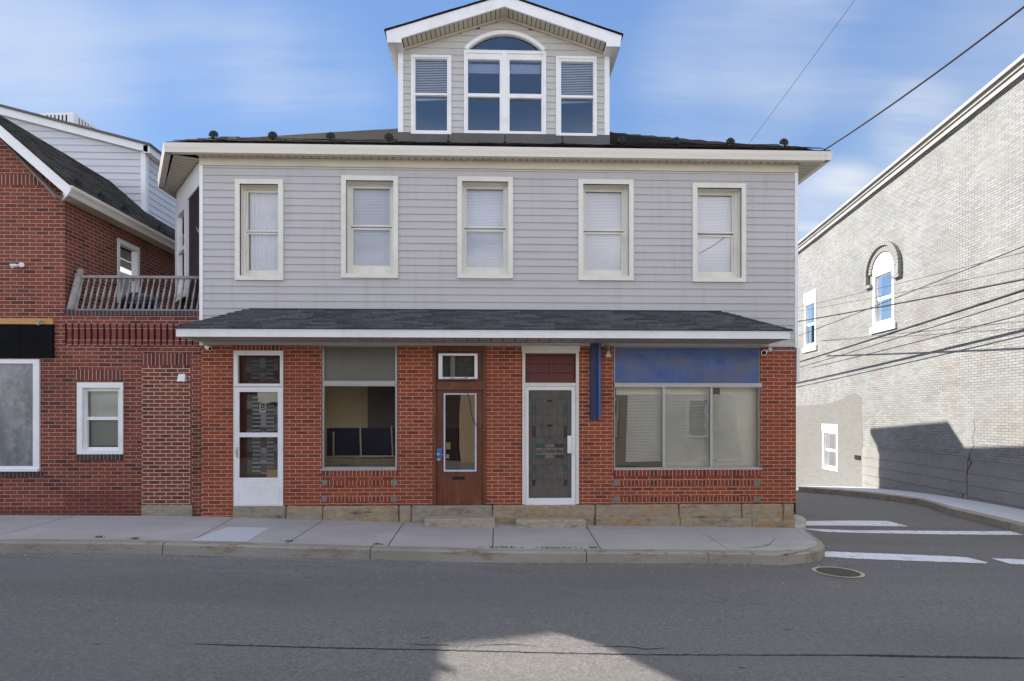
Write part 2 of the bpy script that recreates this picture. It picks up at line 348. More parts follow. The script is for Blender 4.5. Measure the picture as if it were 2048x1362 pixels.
def asphalt():
    m, nt, out = newmat('worn_asphalt')
    v = coords(nt, 'Object')
    sp = nd(nt, 'ShaderNodeTexNoise'); sp.inputs['Scale'].default_value = 55; sp.inputs['Detail'].default_value = 5; sp.inputs['Roughness'].default_value = .9; L(nt, v, sp.inputs['Vector'])
    mr = nd(nt, 'ShaderNodeMapRange'); mr.inputs['From Min'].default_value = .32; mr.inputs['From Max'].default_value = .68; L(nt, sp.outputs['Fac'], mr.inputs['Value'])
    col = mixc(nt, mr.outputs['Result'], (.105,.101,.097), (.282,.268,.248))
    g2 = noise_fac(nt, v, 24, 6, .85, .40, .60); col = mixc(nt, .38, col, mixc(nt, g2, (.22,.22,.22), (.80,.80,.80)), 'OVERLAY')
    v2 = coords(nt, 'Object', scale=(.25,1,1))
    col = mixc(nt, mul(nt, noise_fac(nt, v2, 1.1, 5, .6, .4, .7), .45), col, (.20,.192,.182))
    # stray light stones
    w = nd(nt, 'ShaderNodeTexVoronoi'); w.inputs['Scale'].default_value = 26; L(nt, v, w.inputs['Vector'])
    st = nd(nt, 'ShaderNodeMapRange'); st.inputs['From Min'].default_value = .10; st.inputs['From Max'].default_value = .06; L(nt, w.outputs['Distance'], st.inputs['Value'])
    sc = nd(nt, 'ShaderNodeSeparateColor'); L(nt, w.outputs['Color'], sc.inputs[0])
    pick = nd(nt, 'ShaderNodeMath', operation='GREATER_THAN'); pick.inputs[1].default_value = .80; L(nt, sc.outputs[0], pick.inputs[0])
    col = mixc(nt, mul(nt, mul(nt, st.outputs['Result'], pick.outputs[0]), .6), col, (.30,.29,.27))
    # small dark tar spots, stretched along the street
    v3 = coords(nt, 'Object', scale=(.45,1.5,1)); w2 = nd(nt, 'ShaderNodeTexVoronoi'); w2.inputs['Scale'].default_value = 2.6; L(nt, v3, w2.inputs['Vector'])
    nz2 = nd(nt, 'ShaderNodeTexNoise'); nz2.inputs['Scale'].default_value = 18; L(nt, v, nz2.inputs['Vector'])
    dd = mul(nt, w2.outputs['Distance'], mul(nt, nz2.outputs['Fac'], .12), 'ADD')
    t2 = nd(nt, 'ShaderNodeMapRange'); t2.inputs['From Min'].default_value = .115; t2.inputs['From Max'].default_value = .09; L(nt, dd, t2.inputs['Value'])
    sc2 = nd(nt, 'ShaderNodeSeparateColor'); L(nt, w2.outputs['Color'], sc2.inputs[0])
    pk2 = nd(nt, 'ShaderNodeMath', operation='GREATER_THAN'); pk2.inputs[1].default_value = .3; L(nt, sc2.outputs[1], pk2.inputs[0])
    col = mixc(nt, mul(nt, mul(nt, t2.outputs['Result'], pk2.outputs[0]), .75), col, (.03,.03,.033))
    # faint wheel tracks and old oil
    v4 = coords(nt, 'Object', scale=(.12,.8,1)); col = mixc(nt, mul(nt, noise_fac(nt, v4, 1.3, 4, .55, .45, .68), .28), col, (.105,.103,.101))
    v5 = coords(nt, 'Object', scale=(.6,1.2,1)); col = mixc(nt, mul(nt, noise_fac(nt, v5, 1.0, 7, .6, .60, .74), .35), col, (.08,.079,.078))
    # pale dust along the kerb (gutter line)
    tc = nd(nt, 'ShaderNodeTexCoord'); sx = nd(nt, 'ShaderNodeSeparateXYZ'); L(nt, tc.outputs['Object'], sx.inputs[0])
    gy = nd(nt, 'ShaderNodeMapRange'); gy.inputs['From Min'].default_value = 7.2; gy.inputs['From Max'].default_value = 8.3; L(nt, sx.outputs['Y'], gy.inputs['Value'])
    gx = nd(nt, 'ShaderNodeMapRange'); gx.inputs['From Min'].default_value = 1.; gx.inputs['From Max'].default_value = -2.5; L(nt, sx.outputs['X'], gx.inputs['Value'])
    lim = nd(nt, 'ShaderNodeMath', operation='LESS_THAN'); lim.inputs[1].default_value = 8.6; L(nt, sx.outputs['Y'], lim.inputs[0])
    gm = mul(nt, mul(nt, mul(nt, gy.outputs['Result'], gx.outputs['Result']), lim.outputs[0]), noise_fac(nt, v2, 3.5, 6, .7, .42, .62))
    col = mixc(nt, mul(nt, gm, .5), col, (.30,.30,.305))
    finish(nt, out, col, .85, mr.outputs['Result'], .7, .008, .25); return m
M['asphalt'] = asphalt()
def concrete(name, c, rust=0., spec=.25, dirt=.4):
    m, nt, out = newmat(name)
    v = coords(nt, 'Object')
    col = mixc(nt, noise_fac(nt, v, 90, 3, .7, .25, .75), tuple(x*.86 for x in c), tuple(x*1.12 for x in c))
    v2 = coords(nt, 'Object', scale=(.35,1,1))
    col = mixc(nt, mul(nt, noise_fac(nt, v2, 1.6, 8, .7, .42, .70), dirt), col, tuple(x*.62 for x in c))
    col = mixc(nt, mul(nt, noise_fac(nt, v, .9, 6, .6, .5, .72), .4), col, tuple(min(1, x*1.28) for x in c))
    col = mixc(nt, mul(nt, noise_fac(nt, v, 6.5, 9, .75, .60, .70), .45), col, tuple(x*.55 for x in c))
    col = mixc(nt, mul(nt, noise_fac(nt, v, 30, 3, .6, .70, .76), .5), col, tuple(x*.4 for x in c))
    if rust:
        col = mixc(nt, mul(nt, noise_fac(nt, v2, 4.2, 8, .78, .53, .64), rust*.8), col, (.20,.13,.075))
        col = mixc(nt, mul(nt, noise_fac(nt, v2, 8., 9, .8, .57, .66), .7), col, (.085,.078,.066))
    finish(nt, out, col, .85, noise_fac(nt, v, 120, 4, .7, .2, .8), .3, .004, spec); return m
M['concrete'] = concrete('pavement_concrete', (.445,.42,.40))
M['concrete_new'] = concrete('fresh_concrete', (.56,.57,.59), dirt=.15)
M['kerb'] = concrete('kerb_concrete', (.35,.315,.262), 1., dirt=.55)
M['plinth'] = concrete('painted_plinth', (.29,.285,.27), .15, dirt=.4)

# ------------------------------------------------------------------ siding / walls with openings
def cuts(lo, hi, vals): return sorted(set([lo, hi] + [v for v in vals if lo < v < hi]))
def brick_wall(mb, Y, x0, x1, z0, z1, holes, rev=.12, m=0):
    xs = cuts(x0, x1, [q for h in holes for q in h[:2]]); zs = cuts(z0, z1, [q for h in holes for q in h[2:4]])
    for xa, xb in zip(xs, xs[1:]):
        for za, zb in zip(zs, zs[1:]):
            cx, cz = (xa+xb)/2, (za+zb)/2
            if any(h[0] < cx < h[1] and h[2] < cz < h[3] for h in holes): continue
            mb.poly([(xa,Y,za),(xb,Y,za),(xb,Y,zb),(xa,Y,zb)], m)
    for h in holes:
        a, b, c, d = h[:4]; r = rev
        mb.poly([(a,Y,c),(a,Y+r,c),(a,Y+r,d),(a,Y,d)], m); mb.poly([(b,Y,c),(b,Y,d),(b,Y+r,d),(b,Y+r,c)], m)
        mb.poly([(a,Y,d),(a,Y+r,d),(b,Y+r,d),(b,Y,d)], m); mb.poly([(a,Y,c),(b,Y,c),(b,Y+r,c),(a,Y+r,c)], m)
def clap(mb, Y, x0, x1, z0, z1, holes=(), pitch=.127, lip=.014, inside=None, m=0, back=.0):
    n = math.ceil((z1-z0)/pitch)
    for i in range(n):
        zb = z0 + i*pitch; zt = min(zb + pitch, z1)
        zs = cuts(zb, zt, [q for h in holes for q in h[2:4]])
        for za, zc in zip(zs, zs[1:]):
            ya = Y - lip*(1-(za-zb)/pitch); yc = Y - lip*(1-(zc-zb)/pitch); zm = (za+zc)/2
            segs = [(x0, x1)]
            if inside:
                s = inside(zm); segs = [s] if s else []
            for h in holes:
                if h[2] < zm < h[3]:
                    ns = []
                    for a, b in segs:
                        if h[1] <= a or h[0] >= b: ns.append((a, b)); continue
                        if h[0] > a: ns.append((a, h[0]))
                        if h[1] < b: ns.append((h[1], b))
                    segs = ns
            for a, b in segs:
                if b - a < .004: continue
                w = .0015*math.sin(i*2.3)
                mb.poly([(a,ya+w,za),(b,ya-w,za),(b,yc-w,zc),(a,yc+w,zc)], m)
                if za == zb: mb.poly([(a,Y+back,za),(b,Y+back,za),(b,ya-w,za),(a,ya+w,za)], m)

# ================================================================== MAIN BUILDING
MAIN = thing('corner_building', (0, D, base(0)), 'two storey shop house with grey siding above red brick, a gabled dormer on top', 'building')
XL, XR = PX(403), PX(1592)
ZB = .285                      # top of the foundation stones
ZA = 3.10                      # bottom of the awning soffit at the wall
ZT = 6.27                      # eave soffit
d1 = RC(466, 701, 568, 1015); wa = RC(643.5, 691, 795.5, 940); d2 = RC(866.5, 690, 972, 1012); d3 = RC(1044, 690, 1157, 1011.5); wb = RC(1227, 693, 1521, 939)
def hole(r, z0=None, z1=None): return (r[0], r[1], ZB if z0 is None else z0, ZA+.05 if z1 is None else z1)
H1 = (d1[0], d1[1], ZB-.04, d1[3]); HA = hole(wa, wa[2]); H2 = hole(d2); H3 = hole(d3); HB = hole(wb, wb[2])
mb = MB()
brick_wall(mb, D, XL, XR, ZB, ZA+.25, [H1, HA, H2, H3, HB], .16)
mb.box(XL, d1[0]-.002, D-.001, D+.1, base(-5)-.1, ZB-.0005)
mb.poly([(XR,D,-.3),(XR,D+7.2,-.8),(XR,D+7.2,3.2),(XR,D,3.2)])
mb.build('brick_wall', M['brick'], MAIN)
# rear part: side wall, link and rear block (they throw the shadow on the white wall)
mb = MB()
mb.box(XL+.05, XR, D+.4, 17.4, 3.2, ZT-.02); mb.box(XL+.3, XR-.02, 17.4, 20.35, -.9, 5.85); mb.box(XL+.3, XR, 20.35, 24.0, -1.2, 6.95)
mb.poly([(XL+.3,17.41,ZT+.2),(XR+.3,17.41,6.42),(XR+.3,20.34,6.05),(XL+.3,20.34,6.05)])
mb.build('rear_wall', M['siding'], MAIN)
mb = MB(); mb.box(XL+.1, XR+.5, 20.3, 24.25, 6.96, 7.13); mb.build('rear_roof', M['flash'], MAIN)
# decorative brickwork proud of the wall
def strip(name, mat, u0, v0, u1, v1, parent, Y=D-.004, th=.05, shift=0):
    r = RC(u0, v0, u1, v1, Y); b = MB(); b.box(r[0], r[1], Y-shift, Y+th, r[2], r[3]); return b.build(name, mat, parent)
strip('soldier_course', M['brick_soldier'], 466, 685, 567, 700.5, MAIN)
for (u0, u1) in ((643.5, 795.5), (1227, 1521)):
    strip('rowlock_sill', M['brick_soldier'], u0, 939.5, u1, 952, MAIN, D-.02)
    for v0, v1 in ((960.5, 971), (993, 1003)):
        strip('soldier_course', M['brick_soldier'], u0+11.5, v0, u1-11.5, v1, MAIN, D-.005)
        for ua, ub in ((u0+.5, u0+11), (u1-11, u1-.5)):
            strip('stone_inset', M['green_block'], ua, v0-.5, ub, v1+.5, MAIN, D-.012)

# foundation stones
def rough_block(x0, x1, y0, y1, z0, z1, amp=.012, seed=0, cut=.05):
    bm = bmesh.new(); bmesh.ops.create_cube(bm, size=1)
    for v in bm.verts: v.co = Vector((x0+(v.co.x+.5)*(x1-x0), y0+(v.co.y+.5)*(y1-y0), z0+(v.co.z+.5)*(z1-z0)))
    bmesh.ops.bevel(bm, geom=bm.edges[:], offset=min(.018, (x1-x0)*.2), segments=1, affect='EDGES')
    bmesh.ops.triangulate(bm, faces=bm.faces[:])
    for _ in range(6):
        e = [e for e in bm.edges if e.calc_length() > .14]
        if not e: break
        bmesh.ops.subdivide_edges(bm, edges=e, cuts=1)
        bmesh.ops.triangulate(bm, faces=bm.faces[:])
    for v in bm.verts:
        n = mnoise.noise_vector(v.co*5 + Vector((seed*3.1, 0, 0))); v.co += n*amp
    b = MB(); bm.verts.ensure_lookup_table()
    b.v = [tuple(v.co) for v in bm.verts]; b.f = [[v.index for v in f.verts] for f in bm.faces]; b.m = [0]*len(b.f)
    bm.free(); return b
us = [466, 573, 647, 798, 823, 985, 1190, 1357, 1482, 1565, 1587]
for i, (a, b) in enumerate(zip(us, us[1:])):
    x0, x1 = PX(a)+.006, PX(b)-.006
    zt = ZB - .006 if i else d1[2]+.03
    o = rough_block(x0, x1, D-.035-random.random()*.02, D+.2, min(base(x0), base(x1))-.06, zt-.004, .008, i).build('foundation_stone', M['stone'] if i not in (0, 4) else M['stone_grey'], MAIN)
for i, (a, b) in enumerate(((1190, 1357), (1357, 1500), (1500, 1586))):
    x0, x1 = PX(a)+.004, PX(b)-.004
    rough_block(x0, x1, D-.10, D, base(x1)-.1, base((x0+x1)/2)+.155-i*.012, .012, 20+i).build('plinth_stone', M['stone'], MAIN)

# -------------------------------- upper siding
YS = D - .03
w_up = [(469.5,358,566,560), (682,351,796,555.5), (914.5,353,1026,556.5), (1157,358.5,1267.5,560.5), (1385.5,366,1492.5,563.5)]
g_up = [(497,386,558.5,460.5,466.5,540.5), (706.5,377.5,779.7,450.5,457.5,531), (933,378.5,1006.5,453,461,534.5), (1171,384,1243,459,466,540), (1395.5,391,1463,464,471.5,543.5)]
rects = [RC(*w, YS-.04) for w in w_up]
holes = [(r[0]+.03, r[1]-.03, r[2]+.03, r[3]-.03) for r in rects]
mb = MB()
clap(mb, YS, XL, XR, 3.06, ZT-.13, holes)
mb.build('siding_wall', M['siding'], MAIN)
for bb in ((XL-.012, XL+.045, YS-.022, YS+.3, 3.05, ZT-.13), (XR-.045, XR+.012, YS-.022, YS+.3, 3.05, ZT-.13), (XR+.002, XR+.055, YS+.001, YS+.09, 2.45, 3.04)):
    mb = MB(); mb.box(*bb); mb.build('corner_trim', M['white'], MAIN)
mb = MB(); mb.box(XL-.012, XR+.012, YS-.03, YS+.02, ZT-.128, ZT+.04); mb.build('frieze_board', M['soffit'], MAIN)

def blind(mb, x0, x1, z0, z1, y, pitch=.0265, depth=.022, th=.003):
    n = int((z1-z0)/pitch)
    for i in range(n):
        z = z1 - .01 - i*pitch
        mb.hexa([(x0,y-.006,z-.0125),(x1,y-.006,z-.0125),(x1,y+.006,z+.0125),(x0,y+.006,z+.0125),(x0,y-.006,z-.0125+th),(x1,y-.006,z-.0125+th),(x1,y+.006,z+.0125+th),(x0,y+.006,z+.0125+th)])
    for q in (.2, .8):
        xx = x0 + (x1-x0)*q; mb.box(xx-.002, xx+.002, y-.014, y-.012, z0, z1)
REC = .21
for i, (r, g) in enumerate(zip(rects, g_up)):
    t = .083; YF = YS-.042
    x0, x1, z0, z1 = r
    b = MB(); b.ring(x0, x1, z0, z1, (t, t, t*.9, t), YF, YF+.05)
    b.ring(x0+t-.012, x1-t+.012, z0+t*.9-.012, z1-t+.012, .012, YF+.012, YF+.05)
    Yg = YF + REC
    ox0, ox1, oz0, oz1 = x0+t, x1-t, z0+t*.9, z1-t
    for q in ([(ox0,YF+.05,oz0),(ox0,Yg+.06,oz0),(ox0,Yg+.06,oz1),(ox0,YF+.05,oz1)], [(ox1,YF+.05,oz0),(ox1,YF+.05,oz1),(ox1,Yg+.06,oz1),(ox1,Yg+.06,oz0)],
              [(ox0,YF+.05,oz1),(ox0,Yg+.06,oz1),(ox1,Yg+.06,oz1),(ox1,YF+.05,oz1)], [(ox0,YF+.05,oz0),(ox1,YF+.05,oz0),(ox1,Yg+.06,oz0+.015),(ox0,Yg+.06,oz0+.015)]): b.poly(q)
    W = b.build('window', M['trim'], MAIN, fix=False)
    gx0, gx1 = PX(g[0], Yg), PX(g[2], Yg); um = (g[0]+g[2])/2
    zt, za, zc, zb = (P(um, q, Yg)[1] for q in (g[1], g[3], g[4], g[5]))
    gx0 = max(gx0, ox0+.03); gx1 = min(gx1, ox1-.03); zt = min(zt, oz1-.03); zb = max(zb, oz0+.05)
    f = MB(); f.ring(ox0, ox1, oz0+.01, oz1, (gx0-ox0-.035 if gx0-ox0 > .05 else .012, ox1-gx1-.035 if ox1-gx1 > .05 else .012, max(.02, zb-oz0-.06), max(.02, oz1-zt-.05)), Yg-.035, Yg+.04)
    f.ring(gx0-.034, gx1+.034, za-.03, zt+.045, (.034, .034, .03, .045), Yg-.012, Yg+.02)
    f.ring(gx0-.034, gx1+.034, zb-.055, zc+.012, (.034, .034, .055, .03), Yg+.002, Yg+.034)
    f.build('sash', M['trim'], W)
    pn = MB(); pn.poly([(gx0,Yg+.004,za),(gx1,Yg+.004,za),(gx1,Yg+.004,zt),(gx0,Yg+.004,zt)]); pn.poly([(gx0,Yg+.02,zb),(gx1,Yg+.02,zb),(gx1,Yg+.02,zc),(gx0,Yg+.02,zc)])
    pn.build('pane', M['glass_up'], W)
    bl = MB()
    if i in (1, 2, 3, 4): blind(bl, gx0-.03, gx1+.03, zb-.02, zt+.02, Yg+.09)
    else:
        n = 30
        for k in range(n):
            xa = gx0-.03 + (gx1-gx0+.06)*k/n; xb = gx0-.03 + (gx1-gx0+.06)*(k+1)/n; s = .008*math.sin(k*1.9); s2 = .008*math.sin((k+1)*1.9)
            bl.poly([(xa,Yg+.09+s,zb-.02),(xb,Yg+.09+s2,zb-.02),(xb,Yg+.09+s2,zt+.02),(xa,Yg+.09+s,zt+.02)])
    bl.build('blind' if i else 'curtain', M['blind'] if i else M['curtain'], W)
    rm = MB(); rm.box(ox0-.1, ox1+.1, Yg+.2, Yg+.24, oz0-.1, oz1+.1); rm.build('room_wall', M['dark_room'], W)

# -------------------------------- eaves: gutter, soffit, roof
YG = 9.97; EX0, EX1 = PX(327, YG), PX(1665, YG); ZG0, ZG1 = 6.27, 6.425
BC = (-6.55, 11.55)            # bay eave corner
eave = [(EX1, 20.3), (EX1, YG), (EX0, YG), BC, (BC[0], 13.2), (EX0-.05, 14.6), (EX0-.05, 20.3)]
mb = MB()
for (ax, ay), (bx, by) in zip(eave[:-1], eave[1:]):
    d = Vector((bx-ax, by-ay, 0)).normalized(); n = Vector((-d.y, d.x, 0))   # inward is to the right of travel? fixed by sign below
    c = Vector((0, 15, 0)) - Vector((ax, ay, 0))
    if n.dot(c) < 0: n = -n
    A, B = Vector((ax, ay, 0)), Vector((bx, by, 0))
    # ogee-like profile: (inset, z)
    prof = [(.016, ZG0), (.012, ZG0+.05), (.003, ZG0+.095), (0, ZG1), (.022, ZG1), (.03, ZG1-.02), (.11, ZG1-.02), (.11, ZG0)]
    pa = [A + n*p + Vector((0,0,z)) for p, z in prof]; pb = [B + n*p + Vector((0,0,z)) for p, z in prof]
    if (ax, ay) == (EX1, YG):   # mitred front ends
        pa = [Vector((EX1 - p, YG + p, z)) for p, z in prof]; pb = [Vector((EX0 + p*.55, YG + p, z)) for p, z in prof]
    for i in range(len(prof)):
        j = (i+1) % len(prof); mb.poly([pa[i], pa[j], pb[j], pb[i]])
    mb.poly(pa); mb.poly(pb[::-1])
mb.build('gutter', M['gutter'], MAIN)
# soffit boards along the front and round the corners
mb = MB(); pitch = .128
def soff(mb, x, w, y0, y1, z):
    mb.poly([(x,y0,z),(x+w-.018,y0,z),(x+w-.018,y1,z+.01),(x,y1,z+.01)]); mb.poly([(x+w-.018,y0,z+.018),(x+w,y0,z+.018),(x+w,y1,z+.028),(x+w-.018,y1,z+.028)], 1)
x = XL
while x < XR - .01:
    soff(mb, x, min(pitch, XR-x), YG+.1, YS-.028, ZT-.004); x += pitch
y = YG+.1
while y < 20:
    mb.poly([(XR+.005,y,ZT-.003),(EX1-.1,y,ZT-.003),(EX1-.1,y+pitch-.012,ZT-.003),(XR+.005,y+pitch-.012,ZT-.003)]); y += pitch
mb.poly([(XR+.005,YG+.1,ZT+.012),(EX1-.1,YG+.1,ZT+.012),(EX1-.1,20.2,ZT+.012),(XR+.005,20.2,ZT+.012)])
WB = [(XL-.0, D+.02), (-6.25, 11.75), (-6.25, 13.1), (XL, 14.4)]    # bay wall plan
# bay soffit: boards across the diagonal
e0, e1 = Vector((EX0+.1, YG+.12, ZT-.003)), Vector((BC[0]+.12, BC[1]+.03, ZT-.003)); w0, w1 = Vector((XL, D-.02, ZT-.003)), Vector((WB[1][0], WB[1][1], ZT-.003))
n = 14
for k in range(n):
    a, b = k/n, (k+.9)/n
    mb.poly([e0.lerp(e1, a), e0.lerp(e1, b), w0.lerp(w1, b), w0.lerp(w1, a)])
up = Vector((0,0,.014))
mb.poly([e0+up, e1+up, w1+up, w0+up], 1)
mb.poly([e1+up*.5, (BC[0]+.12,13.2,ZT+.004), (WB[2][0],WB[2][1],ZT+.004), w1+up*.5]); mb.poly([(BC[0]+.12,13.2,ZT+.004),(EX0,14.6,ZT+.004),(XL,14.5,ZT+.004),(WB[2][0],WB[2][1],ZT+.004)])
mb.build('soffit', [M['soffit'], M['groove']], MAIN, fix=False)
# hip roof
ZR0, PITCH = ZG1+.015, .57
sx = (EX1-EX0)/2; ridge_z = ZR0 + PITCH*sx; cx = (EX0+EX1)/2
def rz(x, y): return ZR0 + PITCH*max(0, min(x-EX0, EX1-x, y-YG, 20.3-y))
mb = MB()
nx, ny = 46, 40
ys = [YG+.03 + (20.25-YG)*j/ny for j in range(ny+1)]; xs = [EX0+.02+(EX1-EX0-.04)*i/nx for i in range(nx+1)]
idx = {}
for j, y in enumerate(ys):
    for i, x in enumerate(xs):
        idx[i, j] = len(mb.v); mb.v.append((x, y, rz(x, y) + (.012*mnoise.noise(Vector((x*3, y*3, 0))) if j else .02*mnoise.noise(Vector((x*4, 1, 0))))))
for j in range(ny):
    for i in range(nx): mb.f.append([idx[i,j], idx[i+1,j], idx[i+1,j+1], idx[i,j+1]]); mb.m.append(0)
for i in range(nx):            # drip edge
    a, b = mb.v[idx[i,0]], mb.v[idx[i+1,0]]; mb.poly([(a[0],a[1],ZG1-.03),(b[0],b[1],ZG1-.03),b,a])
# bay roof
apex = (XL+.6, 12.4, ZR0+1.0)
bp = [(EX0,YG+.05), BC, (BC[0],13.2), (EX0-.05,14.6)]
for (ax, ay), (bx, by) in zip(bp, bp[1:]): mb.poly([(ax,ay,ZR0),(bx,by,ZR0),apex])
ROOF = mb.build('roof', M['shingle_old'], MAIN, fix=False)
# loose curled shingle courses along the front
mb = MB()
for c in range(5):
    y = YG+.05 + c*.13; x = EX0 + .08 + (y-YG)
    while x < EX1 - .1 - (y-YG):
        w = .18 + random.random()*.16; z = rz(x, y) + .008 + random.random()*.012
        xe = min(x+w-.01, EX1-.08-(y-YG))
        mb.hexa([(x,y,z),(xe,y,z+random.uniform(-.006,.006)),(xe,y+.16,z+.085),(x,y+.16,z+.085),(x,y,z+.011),(xe,y,z+.011),(xe,y+.16,z+.093),(x,y+.16,z+.093)])
        x += w
mb.build('shingle_course', M['shingle_old'], ROOF)
# snow guards
def snow_guard(x, y):
    b = MB(); z = rz(x, y)+.01
    b.box(x-.02, x+.02, y-.05, y+.2, z, z+.02); b.box(x-.012, x+.012, y-.012, y+.012, z, z+.09)
    n = 15; pts = []
    for k in range(n+1):
        w = math.pi*(-.12 + 1.24*k/n); r = .088*(1 - .22*(k % 2)); pts.append((x + r*math.cos(w), z+.075 + .085*math.sin(w)*(1-.22*(k % 2))))
    b.prism([(x-.015, z+.05)] + [(p[0], p[1]) for p in pts[::-1]] + [(x+.015, z+.05)], y-.01, y+.01)
    b.tube([(x, y-.014, z+.05), (x, y-.014, z+.14)], .012)
    return b.build('snow_guard', M['black'], ROOF, tri=True)
sg0 = None
for u in (427, 545, 661, 778, 897, 1010, 1125, 1243, 1353, 1461, 1568):
    if sg0 is None: sg0 = snow_guard(PX(u, YG+.32), YG+.32); ux = PX(u, YG+.32); continue
    o = sg0.copy(); COL.objects.link(o); o.parent = ROOF; o.matrix_parent_inverse = sg0.matrix_parent_inverse.copy()
    o.location = (PX(u, YG+.32)-ux, 0, 0)

# -------------------------------- bay on the left corner
mb = MB()
def wquad(mb, a, b, z0, z1, m=0): mb.poly([(a[0],a[1],z0),(b[0],b[1],z0),(b[0],b[1],z1),(a[0],a[1],z1)], m)
for a, b in zip(WB, WB[1:]): wquad(mb, a, b, 3.4, ZT)
# flared skirt
fl = [(XL-.0, D+.0), (-6.5, 11.66), (-6.5, 13.2)]
for (a, b), (c, d) in zip(zip(WB, WB[1:]), zip(fl, fl[1:])):
    mb.poly([(c[0],c[1],3.45),(d[0],d[1],3.45),(b[0],b[1],4.05),(a[0],a[1],4.05)])
BAY = mb.build('bay', M['shingle_wall'], MAIN, fix=False)
dd = Vector((WB[1][0]-WB[0][0], WB[1][1]-WB[0][1], 0)); ln = dd.length; dd.normalize(); nn = Vector((-dd.y, dd.x, 0));
if nn.dot(Vector((-1,-1,0))) < 0: nn = -nn
O = Vector((WB[0][0], WB[0][1], 0))
def bayb(mb, s0, s1, o0, o1, z0, z1):
    p = [O+dd*s+nn*o for s, o in ((s0,o1),(s1,o1),(s1,o0),(s0,o0))]
    mb.hexa([(q.x,q.y,z0) for q in p] + [(q.x,q.y,z1) for q in p])
mb = MB()
bayb(mb, 0, ln+.03, .004, .03, ZT-.42, ZT-.02)
for s0, s1 in ((.98, 1.10), (1.74, ln+.02)): bayb(mb, s0, s1, .004, .06, 4.08, ZT-.42)
bayb(mb, 1.10, 1.74, .004, .06, 4.08, 4.2); bayb(mb, 1.10, 1.74, .004, .06, ZT-.56, ZT-.42); bayb(mb, 1.10, 1.74, .004, .045, 4.98, 5.05)
bayb(mb, .96, ln+.03, .06, .09, 4.04, 4.1)
mb.build('bay_window', M['white'], BAY)
mb = MB(); bayb(mb, 1.10, 1.74, .006, .012, 4.2, ZT-.56); mb.build('pane', M['glass_up'], BAY)

# -------------------------------- dormer
YD = 10.30; YDF = 9.99
DX0, DX1 = PX(797, YD), PX(1218, YD)
zd0 = rz(0, YD) - .05
AX, AZ = P(1008, 37, YD); EZ = (P(806, 104, YD)[1] + P(1212, 108, YD)[1]) / 2
sl_ = (AZ-EZ)/((DX1-DX0)/2); DCX = (DX0+DX1)/2
flz = P(1008, 268.5, YD)[1]
def dins(z):
    if z < EZ: return (DX0, DX1)
    h = (AZ - z)/sl_
    return (DCX-h, DCX+h) if h > .02 else None
sideW = [(821.8,109.5,902.5,268), (1112,112.5,1193.5,271.5)]; sideG = [(830.7,118.4,894.3,186.7,190.5,262), (1122,124,1186,191,196,267.5)]
ctr = RC(928, 104, 1092, 269, YD); ax0, ax1, _, _ = RC(934, 60, 1085.5, 60, YD)
az0 = P(1010, 103, YD)[1]; azt = P(1010, 70.5, YD)[1]
arc_h = azt-az0; hw = (ax1-ax0)/2; acx = (ax0+ax1)/2; ARr = (hw*hw+arc_h*arc_h)/(2*arc_h)
holesD = [(lambda r: (r[0]+.02, r[1]-.02, r[2]+.02, r[3]-.02))(RC(*w, YD)) for w in sideW] + [(ctr[0]+.02, ctr[1]-.02, ctr[2]+.02, az0+.01)]
mb = MB()
arc_rows = []
clap(mb, YD, DX0, DX1, flz, AZ, holesD + [(acx-hw*(1-(k+.5)/12)**.5*0.97, acx+hw*(1-(k+.5)/12)**.5*.97, az0+arc_h*k/12, az0+arc_h*(k+1)/12) for k in range(12)], pitch=.115, lip=.012, inside=dins)
for s, x in ((-1, DX0), (1, DX1)):
    mb.poly([(x,YD,zd0-.2),(x,16.5,zd0-.2),(x,16.5,EZ),(x,YD,EZ)])
DORM = mb.build('dormer', M['siding_cream'], MAIN, fix=False)
for bb in ((DX0-.004, DX0+.085), (DX1-.085, DX1+.004)):
    mb = MB(); mb.box(bb[0], bb[1], YD-.026, YD+.04, flz, EZ+.02); mb.build('corner_trim', M['white'], DORM)
mb = MB(); mb.box(DX0-.01, DX1+.01, YD-.03, YD+.03, rz(0, YD)-.12, flz); mb.build('flashing', M['flash'], DORM)
